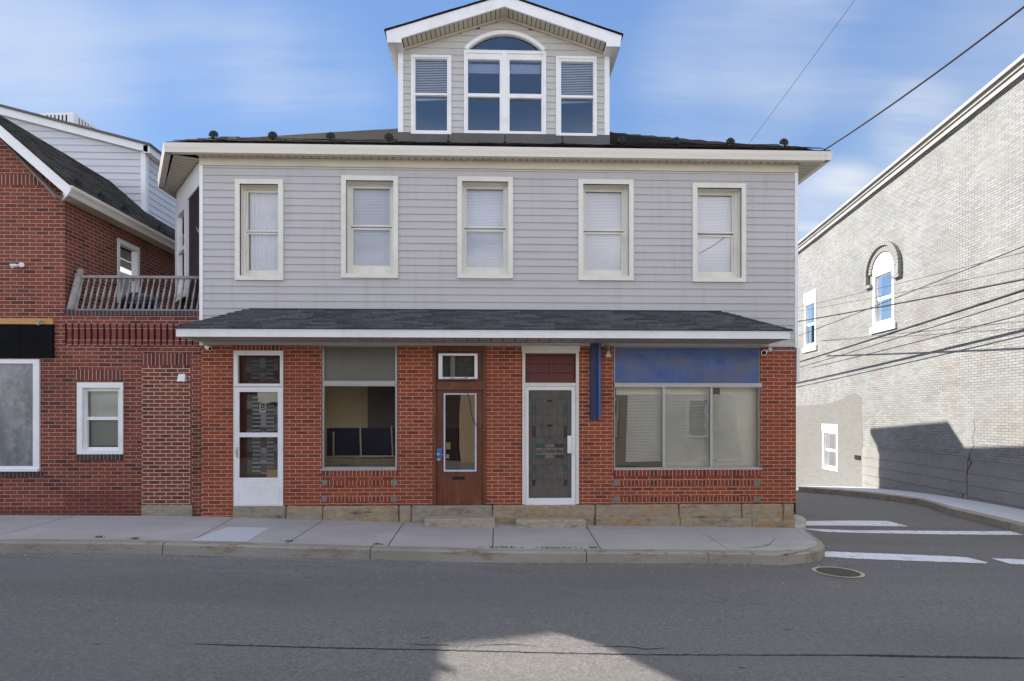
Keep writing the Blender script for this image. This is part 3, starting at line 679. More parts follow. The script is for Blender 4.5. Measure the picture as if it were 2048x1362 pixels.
def dwin(x0, x1, z0, z1, gx0, gx1, gz, parent, kind, seed=0):
    b = MB(); b.ring(x0, x1, z0, z1, .045, YD-.035, YD+.02); ix0, ix1, iz0, iz1 = x0+.045, x1-.045, z0+.045, z1-.045
    b.ring(ix0, ix1, iz0, iz1, (gx0-ix0, ix1-gx1, gz[3]-iz0, iz1-gz[0]), YD-.02, YD+.06)
    b.box(gx0, gx1, YD-.012, YD+.05, gz[2], gz[1])
    W = b.build('window', M['white'], parent)
    p = MB(); p.poly([(gx0,YD+.02,gz[1]),(gx1,YD+.02,gz[1]),(gx1,YD+.02,gz[0]),(gx0,YD+.02,gz[0])]); 
    p.build('pane', M['glass_up' if kind == 'blind' else 'glass_dormer'], parent)
    p = MB(); p.poly([(gx0,YD+.035,gz[3]),(gx1,YD+.035,gz[3]),(gx1,YD+.035,gz[2]),(gx0,YD+.035,gz[2])])
    p.build('pane', M['glass_dormer'], parent)
    bl = MB()
    if kind == 'blind':
        n = int((gz[0]-gz[1])/.030)
        for i in range(n):
            z = gz[0] - .02 - i*.030
            bl.hexa([(gx0,YD+.06,z-.010),(gx1,YD+.06,z-.010),(gx1,YD+.07,z+.010),(gx0,YD+.07,z+.010),(gx0,YD+.06,z-.007),(gx1,YD+.06,z-.007),(gx1,YD+.07,z+.013),(gx0,YD+.07,z+.013)])
        bl.hexa([(gx0,YD+.1,gz[2]-.05),(gx1,YD+.1,gz[2]-.02),(gx1,YD+.12,gz[2]-.02),(gx0,YD+.12,gz[2]-.05),(gx0,YD+.1,gz[2]),(gx1,YD+.1,gz[2]),(gx1,YD+.12,gz[2]),(gx0,YD+.12,gz[2])])
    else:
        for i in range(6):
            z = gz[0]-.02-i*.028; bl.box(gx0+.005, gx1-.005, YD+.09, YD+.11, z-.022, z)
    bl.build('blind', M['blind'], parent)
for w, g in zip(sideW, sideG):
    r = RC(*w, YD-.03); um = (g[0]+g[2])/2
    dwin(r[0], r[1], r[2], r[3], PX(g[0],YD), PX(g[2],YD), [P(um, q, YD)[1] for q in (g[1], g[3], g[4], g[5])], DORM, 'blind')
mid = PX(1009, YD)
gl = [P(968, q, YD)[1] for q in (120, 187.5, 194, 262)]
dwin(ctr[0], mid, ctr[2], ctr[3], PX(936,YD), PX(999.5,YD), gl, DORM, 'roll')
gl2 = [P(1051, q, YD)[1] for q in (121, 188.5, 196.5, 264.5)]
dwin(mid, ctr[1], ctr[2], ctr[3], PX(1019,YD), PX(1083,YD), gl2, DORM, 'roll')
# arched top light
def arc(r, n=24):
    c = azt - ARr; h = math.asin(min(1, hw/ARr)); return [(acx + r*math.sin(-h + 2*h*k/n), c + r*math.cos(-h+2*h*k/n)) for k in range(n+1)]
a_in, a_out = arc(ARr-.002), arc(ARr+.065)
mb = MB()
for k in range(24):
    q = [a_in[k], a_in[k+1], a_out[k+1], a_out[k]]; mb.prism(q, YD-.04, YD+.05)
mb.box(ax0-.06, ax1+.06, YD-.038, YD+.05, ctr[3]-.001, az0)
mb.build('arch_casing', M['white'], DORM)
mb = MB(); mb.poly([(x, YD+.02, z) for x, z in a_in] ); mb.build('pane', M['glass_dormer'], DORM)
mb = MB(); mb.box(DX0+.05, DX1-.05, YD+1.2, YD+1.25, zd0, EZ+.4); mb.build('room_wall', M['dark_room'], DORM)
# rakes
tipL, tipR = P(771.5, 63, YDF), P(1243.5, 70, YDF); zt_ = (tipL[1]+tipR[1])/2; hwR = (tipR[0]-tipL[0])/2; rcx = (tipL[0]+tipR[0])/2
apz = P(1008, -9, YDF)[1]; inz = P(1008, 12.7, YDF)[1]; rs = (apz-zt_)/hwR
fb = P(775, 84.5, YDF)[1]; rx = PX(803, YDF) - tipL[0]
mb = MB()
for s in (-1, 1):
    X = lambda q: rcx + s*q
    inner0 = hwR - rx
    mb.prism([(X(0), apz), (X(hwR), zt_), (X(hwR-.03), fb), (X(inner0), fb), (X(inner0), inz-(inner0)*((inz-P(803,76,YDF)[1])/(rcx-PX(803,YDF)))), (X(0), inz)], YDF, YDF+.03)
    # eave return box along the side
    x0, x1 = sorted((X(hwR-.03), X(inner0)))
    mb.box(x0, x1, YDF+.03, 15.5, fb+.004, fb+.05)
    xo = X(hwR-.03); mb.box(xo-.01, xo+.01, YDF+.03, 15.5, fb+.002, zt_-.02)
mb.build('rake_fascia', M['white'], DORM)
mb = MB()
for s in (-1, 1):
    n = 22; L0 = hwR - rx
    zin = lambda q: inz+.004 - q*((inz-P(803,76,YDF)[1])/L0)
    for k in range(n):
        a, b = L0*k/n, L0*(k+.83)/n
        mb.poly([(rcx+s*a,YDF+.03,zin(a)),(rcx+s*b,YDF+.03,zin(b)),(rcx+s*b,YD+.02,zin(b)),(rcx+s*a,YD+.02,zin(a))])
    mb.poly([(rcx,YDF+.03,zin(0)+.014),(rcx+s*L0,YDF+.03,zin(L0)+.014),(rcx+s*L0,YD+.02,zin(L0)+.014),(rcx,YD+.02,zin(0)+.014)], 1)
    mb.hexa([(rcx,YD-.045,zin(0)-.035),(rcx+s*L0,YD-.045,zin(L0)-.035),(rcx+s*L0,YD-.01,zin(L0)-.035),(rcx,YD-.01,zin(0)-.035),(rcx,YD-.045,zin(0)-.002),(rcx+s*L0,YD-.045,zin(L0)-.002),(rcx+s*L0,YD-.01,zin(L0)-.002),(rcx,YD-.01,zin(0)-.002)])
mb.build('rake_soffit', [M['soffit'], M['groove']], DORM, fix=False)
mb = MB()
for s in (-1, 1):
    n = 16
    for k in range(n):
        a, b = hwR*1.012*k/n, hwR*1.012*(k+1)/n; t = .022 + .006*random.random()
        za, zb2 = apz+.003-rs*a, apz+.003-rs*b
        mb.hexa([(rcx+s*a,YDF-.02,za),(rcx+s*b,YDF-.02,zb2),(rcx+s*b,16,zb2),(rcx+s*a,16,za),(rcx+s*a,YDF-.02,za+t),(rcx+s*b,YDF-.02,zb2+t),(rcx+s*b,16,zb2+t),(rcx+s*a,16,za+t)])
mb.build('dormer_roof', M['shingle_old'], DORM)

# -------------------------------- awning roof over the shop front
YA = 9.47; AX0, AX1 = PX(352, YA), PX(1580, YA); AZ0, AZ1, AZW = 3.105, 3.235, 3.66
TX0, TX1 = PX(502), PX(1440)
mb = MB()
mb.poly([(AX0-.02,YA-.03,AZ1),(AX1+.02,YA-.03,AZ1),(TX1,YS-.02,AZW),(TX0,YS-.02,AZW)])
mb.poly([(AX0-.02,YA-.03,AZ1),(TX0,YS-.02,AZW),(AX0-.02,YS-.02,AZ1)]); mb.poly([(AX1+.02,YA-.03,AZ1),(AX1+.02,YS-.02,AZ1),(TX1,YS-.02,AZW)])
AWN = mb.build('awning', M['shingle'], MAIN, fix=False)
mb = MB()      # stepped shingle courses with real edges
rows = 10
for r in range(rows):
    t0, t1 = r/rows, (r+1.15)/rows
    xl0 = AX0-.02+(TX0-AX0)*t0; xr0 = AX1+.02+(TX1-AX1)*t0; x = xl0
    yA, zA = YA-.035+(YS-.02-YA)*t0, AZ1+(AZW-AZ1)*t0; yB, zB = YA-.035+(YS-.02-YA)*min(1,t1), AZ1+(AZW-AZ1)*min(1,t1)
    while x < xr0 - .02:
        w = random.choice((.09,.14,.18,.24)); xe = min(x+w, xr0); e = .010+.014*random.random()
        sk = (TX0-AX0)/rows if x < TX0 - .3 and x < xl0+.1 else 0; sk2 = (TX1-AX1)/rows*1.0 if xe >= xr0-.001 else 0
        mb.hexa([(x,yA,zA+.002),(xe-.004,yA,zA+.002),(xe-.004+sk2,yB,zB+.002),(x+sk,yB,zB+.002),(x,yA,zA+.006+e),(xe-.004,yA,zA+.006+e),(xe-.004+sk2,yB,zB+.006),(x+sk,yB,zB+.006)])
        x += w
mb.m = [3*0 + (k//6*7 % 11) % 4 for k in range(len(mb.f))]
mb.build('shingle_course', [plain('shingle_tone_%s' % t_, c_, .9, .25, 14., bump=.6, fine=70., spec=.15) for t_, c_ in (('mid',(0.083,0.084,0.092)),('dark',(0.060,0.061,0.068)),('light',(0.102,0.102,0.110)),('grey',(0.075,0.075,0.083)))], AWN)
mb = MB()      # hip caps
for (a, b) in (((AX0-.02,YA-.03,AZ1), (TX0,YS-.02,AZW)), ((AX1+.02,YA-.03,AZ1), (TX1,YS-.02,AZW))):
    A, B = Vector(a), Vector(b); n = 11
    for k in range(n):
        p, q = A.lerp(B, k/n), A.lerp(B, min(1, (k+1.1)/n)); w = .055; u_ = Vector((0,0,.022)); f_ = Vector((0,-.75*w,-.35*w)); g_ = Vector((0, .75*w, .15*w))
        mb.hexa([p+f_, p+g_, q+g_, q+f_, p+f_+u_*1.3, p+g_+u_*1.3, q+g_+u_*.7, q+f_+u_*.7])
mb.box(TX0, TX1, YS-.04, YS-.0175, AZW-.01, AZW+.03)
mb.build('hip_cap', M['shingle'], AWN)
mb = MB(); mb.box(AX0, AX1, YA, YA+.02, AZ0, AZ1-.003)
for z in (.035, .07, .1): mb.box(AX0, AX1, YA-.003, YA, AZ0+z, AZ0+z+.022)
mb.box(AX0, AX0+.02, YA+.02, D, AZ0, AZ1-.003); mb.box(AX1-.02, AX1, YA+.02, D, AZ0, AZ1-.003)
mb.build('fascia', M['white'], AWN)
mb = MB(); x = AX0+.02; pw = .2
while x < AX1-.03:
    w = min(pw, AX1-.02-x)
    mb.poly([(x,YA+.02,AZ0+.006),(x+w-.018,YA+.02,AZ0+.006),(x+w-.018,D,AZ0+.006),(x,D,AZ0+.006)])
    mb.poly([(x+w-.018,YA+.02,AZ0+.006),(x+w-.018,YA+.02,AZ0+.024),(x+w-.018,D,AZ0+.024),(x+w-.018,D,AZ0+.006)]); mb.poly([(x+w,YA+.02,AZ0+.006),(x+w,YA+.02,AZ0+.024),(x+w,D,AZ0+.024),(x+w,D,AZ0+.006)])
    mb.poly([(x+w-.018,YA+.02,AZ0+.024),(x+w,YA+.02,AZ0+.024),(x+w,D,AZ0+.024),(x+w-.018,D,AZ0+.024)], 1); x += pw
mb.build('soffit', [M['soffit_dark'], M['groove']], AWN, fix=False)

# -------------------------------- shop interiors
mb = MB()
def room(mb, x0, x1, y1, z0=.25, z1=3.0):
    y0 = D+.2
    mb.poly([(x0,y0,z0),(x1,y0,z0),(x1,y1,z0),(x0,y1,z0)], 2); mb.poly([(x0,y0,z1),(x0,y1,z1),(x1,y1,z1),(x1,y0,z1)], 0)
    mb.poly([(x0,y0,z0),(x0,y1,z0),(x0,y1,z1),(x0,y0,z1)], 0); mb.poly([(x1,y0,z0),(x1,y0,z1),(x1,y1,z1),(x1,y1,z0)], 0)
    mb.poly([(x0,y1,z0),(x1,y1,z0),(x1,y1,z1),(x0,y1,z1)], 0)
room(mb, d1[1]+.1, d2[0]-.35, 11.9); room(mb, d2[0]-.33, d3[0]-.2, 13.6); room(mb, d3[0]-.18, d3[1]+.1, 11.6); room(mb, d3[1]+.12, XR-.1, 12.6)
INT = mb.build('interior_wall', [M['tanwall'], M['navy'], M['rail_wood']], MAIN, fix=False)
mb = MB(); yb = 11.88
xa, xb2 = PX(655, yb), PX(800, yb); zn = P(720, 856, yb)[1]; zf = P(720, 911, yb)[1]
mb.box(xa, d2[0]-.36, yb-.03, yb, zf, zn); mb.build('wainscot', M['navy'], INT)
mb = MB(); mb.box(PX(736,yb), d2[0]-.4, yb-.03, yb-.005, zn, 2.95); mb.build('dark_panel', M['board_grey'], INT)
mb = MB()
for u0, v0, u1, v1 in ((717.5,842,722,912), (781,851,785.5,912), (664,864,667,910)):
    x0, z0 = P(u1, v1, 11.2); x1, z1 = P(u0, v0, 11.2)
    mb.tube([(x0,11.2,z0),(x1,11.3,z1)], .016, 6)
mb.box(PX(662,11.2), PX(792,11.2), 11.18, 11.22, P(720,912,11.2)[1]-.02, P(720,912,11.2)[1]+.01)
mb.build('leaning_stick', M['tanwall'], INT)
mb = MB(); mb.box(PX(660,11.25), PX(708,11.25), 11.24, 11.26, .3, P(690,912,11.2)[1]-.02); mb.box(PX(724,11.25), PX(792,11.25), 11.24, 11.26, .3, P(690,912,11.2)[1]-.02)
mb.build('ribbed_panel', M['brick_tan'], INT)
mb = MB(); mb.box(PX(884,13.), PX(918,13.), 12.6, 13.4, .26, P(900,858,13.)[1]); mb.build('dark_cabinet', M['black'], INT)

# -------------------------------- door 1: white storm door
YR = D+.05
b = MB()
def px(u0, v0, u1, v1, Y): return RC(u0, v0, u1, v1, Y)
fr = px(466, 701, 568, 1015, YR)
b = MB(); tx = px(477.5, 711, 562, 767.5, YR); dr = px(471, 774.5, 566.8, 1014, YR)
b.ring(fr[0], fr[1], fr[2]+.01, fr[3], (.05,.02,.0,.06), YR-.04, YR+.06)
b.ring(tx[0]-.06, tx[1]+.03, tx[2]-.05, tx[3]+.03, (.06,.03,.05,.03), YR-.05, YR+.03)
SD = b.build('storm_door_frame', M['white'], MAIN)
p = MB(); p.poly([(tx[0],YR-.005,tx[2]),(tx[1],YR-.005,tx[2]),(tx[1],YR-.005,tx[3]),(tx[0],YR-.005,tx[3])]); p.build('pane', M['glass_shop'], SD)
gu = px(480.6, 784, 557.4, 865, YR); gw = px(481, 874, 558, 955, YR)
b = MB()
b.ring(dr[0], dr[1], dr[2], dr[3], (gu[0]-dr[0], dr[1]-gu[1], gw[2]-dr[2], dr[3]-gu[3]), YR-.045, YR-.012)
b.box(gu[0], gu[1], YR-.05, YR-.012, gw[3], gu[2])
b.ring(dr[0]+.05, dr[1]-.05, dr[2]+.05, gw[2]-.06, .012, YR-.052, YR-.045); b.box(gu[0], gu[1], YR-.055, YR-.045, gw[2]-.03, gw[2]-.012)
DR = b.build('door', M['white'], MAIN)
p = MB()
for g in (gu, gw): p.poly([(g[0],YR-.03,g[2]),(g[1],YR-.03,g[2]),(g[1],YR-.03,g[3]),(g[0],YR-.03,g[3])])
p.build('pane', M['glass_shop'], DR)
hx, hz = P(472.5, 905, YR-.06); b = MB(); b.box(hx, hx+.02, YR-.06, YR-.045, hz-.09, hz+.09); b.tube([(hx+.01,YR-.06,hz-.03),(hx+.01,YR-.1,hz-.02),(hx+.01,YR-.1,hz+.03),(hx+.01,YR-.06,hz+.04)], .008); b.build('handle', M['alu'], DR)
YI = YR+.12
b = MB(); b.box(fr[0]+.03, fr[1]-.02, YI, YI+.045, fr[2], fr[3]-.02); ID = b.build('inner_door', M['wood'], MAIN)
# leaded glass panel: rows of small panes
def cell_panel(parent, x0, x1, z0, z1, y, name, seed, dim=1.):
    rnd = random.Random(seed); b = MB(); greys = [plain('leaded_glass_%s_%d' % ('abcdef'[k], seed), (g*dim, g*dim*.99, g*dim*1.02), .3, .15, 30.) for k, g in enumerate((.08, .17, .31, .47, .62))]
    W = x1-x0; H = z1-z0; cols = [0, .19, .37, .55+.06, .80, 1.0]
    cols = [0, .19, .5, .70, 1-.17, 1.0] if False else [0, .17, .42, .60, .83, 1.0]
    n = max(4, int(H/.035)); h = H/n
    for ci, (a, c) in enumerate(zip(cols, cols[1:])):
        k = 0
        while k < n:
            span = 1 if ci in (1, 3) else (rnd.choice((2, 3)) if ci == 2 else rnd.choice((3, 4)))
            span = min(span, n-k)
            if ci in (1, 3): g = (k % 2)*2 + rnd.choice((0, 1, 1))
            elif ci == 2: g = rnd.choice((1, 2, 3, 3))
            else: g = rnd.choice((0, 1, 1, 2))
            b.box(x0+W*a+.002, x0+W*c-.002, y-.006-.001*g, y, z1-h*(k+span)+.002, z1-h*k-.002, g); k += span
    b.box(x0, x1, y-.003, y+.002, z0, z1, 0)
    return b.build(name, greys, parent)
lp = px(494, 789, 560, 948, YI); cell_panel(ID, lp[0], lp[1], lp[2], lp[3], YI-.002, 'leaded_panel', 3)
lt = px(492, 716, 558, 762, YI); cell_panel(ID, lt[0], lt[1], lt[2], lt[3], YI-.002, 'leaded_panel', 5, .35)
def text(body, x, z, y, size, mat, parent, name, sx_=1., align='CENTER', font_sh=0):
    c = bpy.data.curves.new(name, 'FONT'); c.body = body; c.size = size; c.align_x = align; c.align_y = 'CENTER'; c.extrude = .001; c.shear = font_sh
    tmp = bpy.data.objects.new(name+'_src', c); COL.objects.link(tmp)
    bpy.context.view_layer.update()
    me = bpy.data.meshes.new_from_object(tmp.evaluated_get(bpy.context.evaluated_depsgraph_get()))
    bpy.data.objects.remove(tmp)
    Mx = Matrix.Translation((x, y, z)) @ Matrix.Rotation(R(90), 4, 'X') @ Matrix.Diagonal((sx_, 1, 1, 1))
    me.transform(Mx); me.name = name; me.materials.clear(); me.materials.append(mat)
    o = bpy.data.objects.new(name, me); COL.objects.link(o)
    if parent: o.parent = parent; o.matrix_parent_inverse = world_of(parent).inverted()
    return o
tx8, tz8 = P(526, 815.5, YI); b = MB(); b.box(tx8-.055, tx8+.055, YI-.014, YI-.003, tz8-.085, tz8+.085); pl = b.build('number_plate', M['blind'], ID)
text('8', tx8, tz8+.0, YI-.018, .17, M['ink'], ID, 'house_number')
# paper stuck to the storm door glass
def ragged(parent, rect, y, mat, name, seed, sides='bl', amp=.02):
    rnd = random.Random(seed); x0, x1, z0, z1 = rect; n = 10; pts = []
    for k in range(n+1): pts.append((x0+(x1-x0)*k/n, z0 + (amp*(rnd.random()*.8+.2*math.sin(k)) + amp*1.2*abs(k/n-.5)*2 if 'b' in sides else 0)))
    for k in range(1, n+1): pts.append((x1 - (amp*rnd.random()*.5 if 'r' in sides else 0), z0+.02+(z1-z0-.02)*k/n))
    for k in range(1, n+1): pts.append((x1-(x1-x0)*k/n, z1 - (amp*rnd.random() if 't' in sides else 0)))
    for k in range(1, n): pts.append((x0 + (amp*rnd.random()*.6 if 'l' in sides else 0), z1-(z1-z0)*k/n))
    b = MB(); b.prism(pts, y, y+.002); return b.build(name, mat, parent, tri=True)
ragged(DR, px(516, 784.5, 557, 807.5, YR), YR-.026, M['paper'], 'torn_paper', 4)
ragged(DR, px(533, 937, 557, 955, YR), YR-.026, plain('brown_paper', (.52,.38,.22), .8, .1, 9.), 'torn_paper', 9, 'tl', .05)

# -------------------------------- shop window A
YW = D+.06
o_ = px(643.5, 691, 795.5, 940, YW); tr_ = px(648, 693.5, 792, 762, YW); gl_ = px(649, 772.5, 791.5, 934, YW)
b = MB(); b.ring(o_[0]+.003, o_[1]-.003, o_[2]+.004, ZA+.04, (gl_[0]-o_[0], o_[1]-gl_[1], gl_[2]-o_[2], ZA+.04-tr_[3]), YW-.035, YW+.03)
b.box(gl_[0], gl_[1], YW-.045, YW+.03, gl_[3], tr_[2]); b.box(gl_[0], gl_[1], YW-.055, YW-.045, gl_[3]+.02, tr_[2]-.02); b.box(o_[0]-.0, o_[1]+.0, D-.03, YW-.036, o_[2]-.0, o_[2]+.022)
SW = b.build('shop_window', M['alu'], MAIN)
b = MB(); b.box(tr_[0], tr_[1], YW-.005, YW+.01, tr_[2], tr_[3]); b.build('transom_board', M['board_grey'], SW)
p = MB(); p.poly([(gl_[0],YW,gl_[2]),(gl_[1],YW,gl_[2]),(gl_[1],YW,gl_[3]),(gl_[0],YW,gl_[3])]); p.build('pane', M['glass_shop'], SW)

# -------------------------------- door 2: brown wooden door
YW2 = D+.05
o_ = px(866.5, 690, 972, 1012, YW2); dd_ = px(873, 781.5, 966, 1011, YW2); g_ = px(888.5, 787.5, 952.3, 942, YW2)
b = MB(); jl = dd_[0]-o_[0]
b.box(o_[0]+.003, dd_[0]-.004, YW2-.07, YW2+.08, ZB+.003, ZA+.03); b.box(dd_[1]+.004, o_[1]-.003, YW2-.07, YW2+.08, ZB+.003, ZA+.03)
ls = px(873, 763, 966, 781, YW2); b.box(dd_[0]-.003, dd_[1]+.003, YW2-.045, YW2+.06, ls[2], ls[3]); b.box(dd_[0]-.003, dd_[1]+.003, YW2-.01, YW2+.03, ls[3], ZA+.03)
b.box(o_[0]+.01, o_[1]-.01, YW2-.055, YW2-.011, P(920,703,YW2)[1], ZA+.028)
DF = b.build('door_frame', M['wood'], MAIN)
b = MB(); b.ring(dd_[0], dd_[1], dd_[2]+.012, dd_[3]-.006, (g_[0]-dd_[0], dd_[1]-g_[1], g_[2]-dd_[2], dd_[3]-g_[3]), YW2-.02, YW2+.03)
b.ring(g_[0]-.03, g_[1]+.03, g_[2]-.03, g_[3]+.02, .02, YW2-.028, YW2-.02); b.box(dd_[0]+.1, dd_[1]-.1, YW2-.026, YW2-.02, dd_[2]+.08, g_[2]-.14) if False else None
D2 = b.build('door', M['wood'], MAIN)
p = MB(); p.poly([(g_[0],YW2,g_[2]),(g_[1],YW2,g_[2]),(g_[1],YW2,g_[3]),(g_[0],YW2,g_[3])]); p.build('pane', M['glass_door'], D2)
b = MB(); b.ring(g_[0]-.006, g_[1]+.006, g_[2]-.006, g_[3]+.006, (.026,.026,.03,.022), YW2-.0315, YW2-.029); b.build('masking_tape', M['tape'], D2)
hx, hz = P(877.5, 908, YW2); ragged(D2, px(873.5, 897, 884, 917, YW2-.04), YW2-.045, M['paper_blue'], 'blue_paper', 2, 'r', .03)
r = px(873.5, 917, 881, 921, YW2-.04); b = MB(); b.box(r[0], r[1], YW2-.044, YW2-.042, r[2], r[3]); b.tube([(hx,YW2-.02,hz),(hx,YW2-.075,hz)], .02, 8); b.lathe([(0,0),(.028,.005),(.03,.02),(.02,.035),(0,.04)], (hx, YW2-.07, hz-.0), 10, 0, (0,-1,0)); b.tube([(hx+.02,YW2-.05,hz),(hx+.12,YW2-.03,hz-.025)], .006); b.build('handle', M['alu'], D2)
for n_, q, mt in (('sticker', (892.5,885,901,899), M['paper_yellow']), ('sticker', (891.5,908.5,898.5,917), M['paper'])):
    r = px(*q, YW2); b = MB(); b.box(r[0], r[1], YW2+.004, YW2+.006, r[2], r[3]); b.build(n_, mt, D2)
r = px(905, 953, 930, 959, YW2); b = MB(); b.box(r[0], r[1], YW2-.03, YW2-.02, r[2], r[3]); b.build('mail_slot', M['black'], D2)

# -------------------------------- door 3: white framed screen door with stained glass behind
YW3 = D+.05
o_ = px(1044, 690, 1157, 1011.5, YW3); lv = px(1050.5, 707, 1151.5, 766, YW3); dd_ = px(1050, 773.5, 1151, 1010, YW3); g_ = px(1056.5, 780, 1143, 996.5, YW3)
b = MB()
b.box(o_[0]+.003, dd_[0], YW3-.075, YW3+.06, ZB+.002, ZA+.02); b.box(dd_[1], o_[1]-.003, YW3-.075, YW3+.06, ZB+.002, ZA+.02)
b.box(dd_[0], dd_[1], YW3-.07, YW3+.06, lv[3], ZA+.02); b.box(o_[0]-.01, o_[1]+.01, D-.04, D+.0, lv[3]+.03, ZA+.004); b.box(dd_[0], dd_[1], YW3-.06, YW3+.06, dd_[3], lv[2])
F3 = b.build('door_frame', M['trim'], MAIN)
b = MB(); b.ring(lv[0]-.004, lv[1]+.004, lv[2], lv[3], .03, YW3-.03, YW3+.02); xm = (lv[0]+lv[1])/2; b.box(xm-.012, xm+.012, YW3-.03, YW3+.02, lv[2]+.03, lv[3]-.03)
for k in range(3):
    za = lv[2]+.03+(lv[3]-lv[2]-.06)*k/3; zb = lv[2]+.03+(lv[3]-lv[2]-.06)*(k+1)/3
    b.hexa([(lv[0]+.03,YW3-.022,za),(lv[1]-.03,YW3-.022,za),(lv[1]-.03,YW3+.02,za),(lv[0]+.03,YW3+.02,za),(lv[0]+.03,YW3+.004,zb-.004),(lv[1]-.03,YW3+.004,zb-.004),(lv[1]-.03,YW3+.02,zb-.004),(lv[0]+.03,YW3+.02,zb-.004)])
b.build('louver', M['red_louver'], F3)
b = MB(); b.ring(dd_[0]+.004, dd_[1]-.004, dd_[2]+.008, dd_[3]-.004, (g_[0]-dd_[0], dd_[1]-g_[1], g_[2]-dd_[2], dd_[3]-g_[3]), YW3-.05, YW3-.015)
D3 = b.build('door', M['white'], MAIN)
b = MB(); b.box(g_[0], g_[1], YW3-.02, YW3-.012, g_[2], g_[3]); b.build('screen_panel', M['screen'], D3)
hx0, hx1, hz0, hz1 = px(1134, 871, 1142, 906, YW3); b = MB(); b.box(hx0, hx1, YW3-.075, YW3-.05, hz0, hz1); b.box(hx0+.01, hx1-.01, YW3-.05, YW3-.02, hz0+.05, hz1-.05); lx, lz = P(1147, 910, YW3); b.lathe([(0,0),(.016,.0),(.016,.012),(0,.014)], (lx,YW3-.05,lz), 10, 0, (0,-1,0)); b.build('handle', M['white'], D3)
# stained glass design (lead lines, coloured pieces, lettering)
lead = plain('lead_came', (.012,.012,.012), .6, .1, 3.); teal = plain('teal_glass', (.02,.085,.072), .4, .2, 9.); plum = plain('plum_glass', (.06,.02,.022), .4, .2, 9.); pale = plain('pale_glass', (.17,.155,.125), .5, .25, 12.); letter = plain('dark_lettering', (.012,.011,.010), .6, .1, 4.)
YL = YW3-.0205
def seg(mb, u0, v0, u1, v1, w=.004, y=YL, m=0):
    a = P(u0, v0, y); c = P(u1, v1, y); dx, dz = c[0]-a[0], c[1]-a[1]; l = math.hypot(dx, dz) or 1; nx_, nz_ = -dz/l*w/2, dx/l*w/2
    mb.prism([(a[0]+nx_,a[1]+nz_),(c[0]+nx_,c[1]+nz_),(c[0]-nx_,c[1]-nz_),(a[0]-nx_,a[1]-nz_)], y-.0015, y+.001, m)
b = MB()
for s in ((1064.5,800,1064.5,972),(1071.5,806,1071.5,960),(1127.5,806,1127.5,960),(1134.5,800,1134.5,972),(1085,829,1085,874),(1099.5,829,1099.5,874),(1114,829,1114,874),(1071,829,1128,829),(1065,852,1134,852),(1065,874,1134,874),
          (1071,888,1128,888),(1071,895,1128,895),(1071,910,1128,910),(1071,916,1128,916),(1099.5,874,1083,888),(1099.5,874,1092,888),(1099.5,874,1107,888),(1099.5,874,1116,888),(1099.5,930,1082,917),(1099.5,930,1092,917),(1099.5,930,1107,917),(1099.5,930,1117,917),
          (1065,930,1134,930),(1085,930,1085,958),(1114,930,1114,958),(1071,958,1128,958),(1058,798,1142,798),(1085,798,1085,829),(1114,798,1114,829)): seg(b, *s)
b.build('lead_line', lead, D3)
for mt, nm, rs_ in ((teal, 'teal_glass_piece', ((1065,812,1071,829),(1128,806,1134,829),(1071.5,888.5,1090,894.5),(1071.5,910.5,1090,916),(1065,930,1071,943),(1128,930,1134,943))), (plum, 'plum_glass_piece', ((1065,852,1071,874),(1128,852,1134,874),(1109,888.5,1127,894.5),(1109,910.5,1127,916),(1065,959,1071,972),(1128,959,1134,972))), (pale, 'pale_glass_piece', ((1091,888.5,1108,894.5),(1091,910.5,1108,916)))):
    for q in rs_:
        b = MB(); r = px(*q, YL); b.box(r[0], r[1], YL-.001, YL+.002, r[2], r[3]); b.build(nm, mt, D3)
b = MB()
r = px(1071.5, 895.5, 1127.5, 909.5, YL); b.box(r[0], r[1], YL-.0005, YL+.002, r[2], r[3]); b.build('lettering_panel', pale, D3)
tx_, tz_ = P(1099.5, 902.5, YL); text("Laura's Fashion Wear", tx_, tz_, YL-.003, .10, letter, D3, 'lettering', .56)
for vv in (802, 851):
    x, z = P(1099.5, vv, YL); b = MB(); b.prism([(x+.055*math.cos(k*.393), z+.016*math.sin(k*.393)) for k in range(16)], YL-.003, YL); b.build('glass_oval', lead, D3, tri=True)

# -------------------------------- blue steel post beside door 3
b = MB()
r = px(1181, 686, 1195.5, 839, D-.06); b.box(r[0], r[1], D-.06, D-.05, r[2], AZ0); b.box(r[0], r[0]+.012, D-.05, D-.002, r[2], AZ0)
p1 = b.build('steel_post', M['steel_navy'], MAIN)
r2 = px(1195.8, 686, 1202.5, 838, D-.1); b = MB(); b.box(r[1]+.002, r2[1], D-.10, D-.002, r[2]+.01, AZ0); b.build('flange', M['steel_blue'], p1)

# -------------------------------- shop window B (blue board above, three lights)
YW = D+.05
o_ = px(1227, 693, 1521, 939, YW); bl_ = px(1229, 696, 1519, 766.5, YW); gl_ = px(1229, 775, 1516.5, 934.5, YW)
b = MB()
b.box(o_[0]+.003, gl_[0], YW-.03, YW+.03, o_[2]+.003, ZA+.02); b.box(gl_[1], o_[1]-.003, YW-.02, YW+.03, o_[2]+.003, ZA+.02)
b.box(gl_[0], gl_[1], YW-.03, YW+.03, o_[2]+.003, gl_[2]); b.box(o_[0]+.003, o_[1]-.003, YW-.06, YW+.028, gl_[3], bl_[2]); b.box(o_[0]+.004, o_[1]-.004, YW-.066, YW-.06, gl_[3]+.012, bl_[2]-.02)
for u0, u1 in ((1324, 1329.2), (1419, 1423.8)):
    r = px(u0, 770, u1, 939, YW); b.box(r[0], r[1], YW-.04, YW+.02, gl_[2], gl_[3])
b.box(o_[0]+.003, o_[1]-.003, YW-.02, YW+.03, bl_[3], ZA+.02)
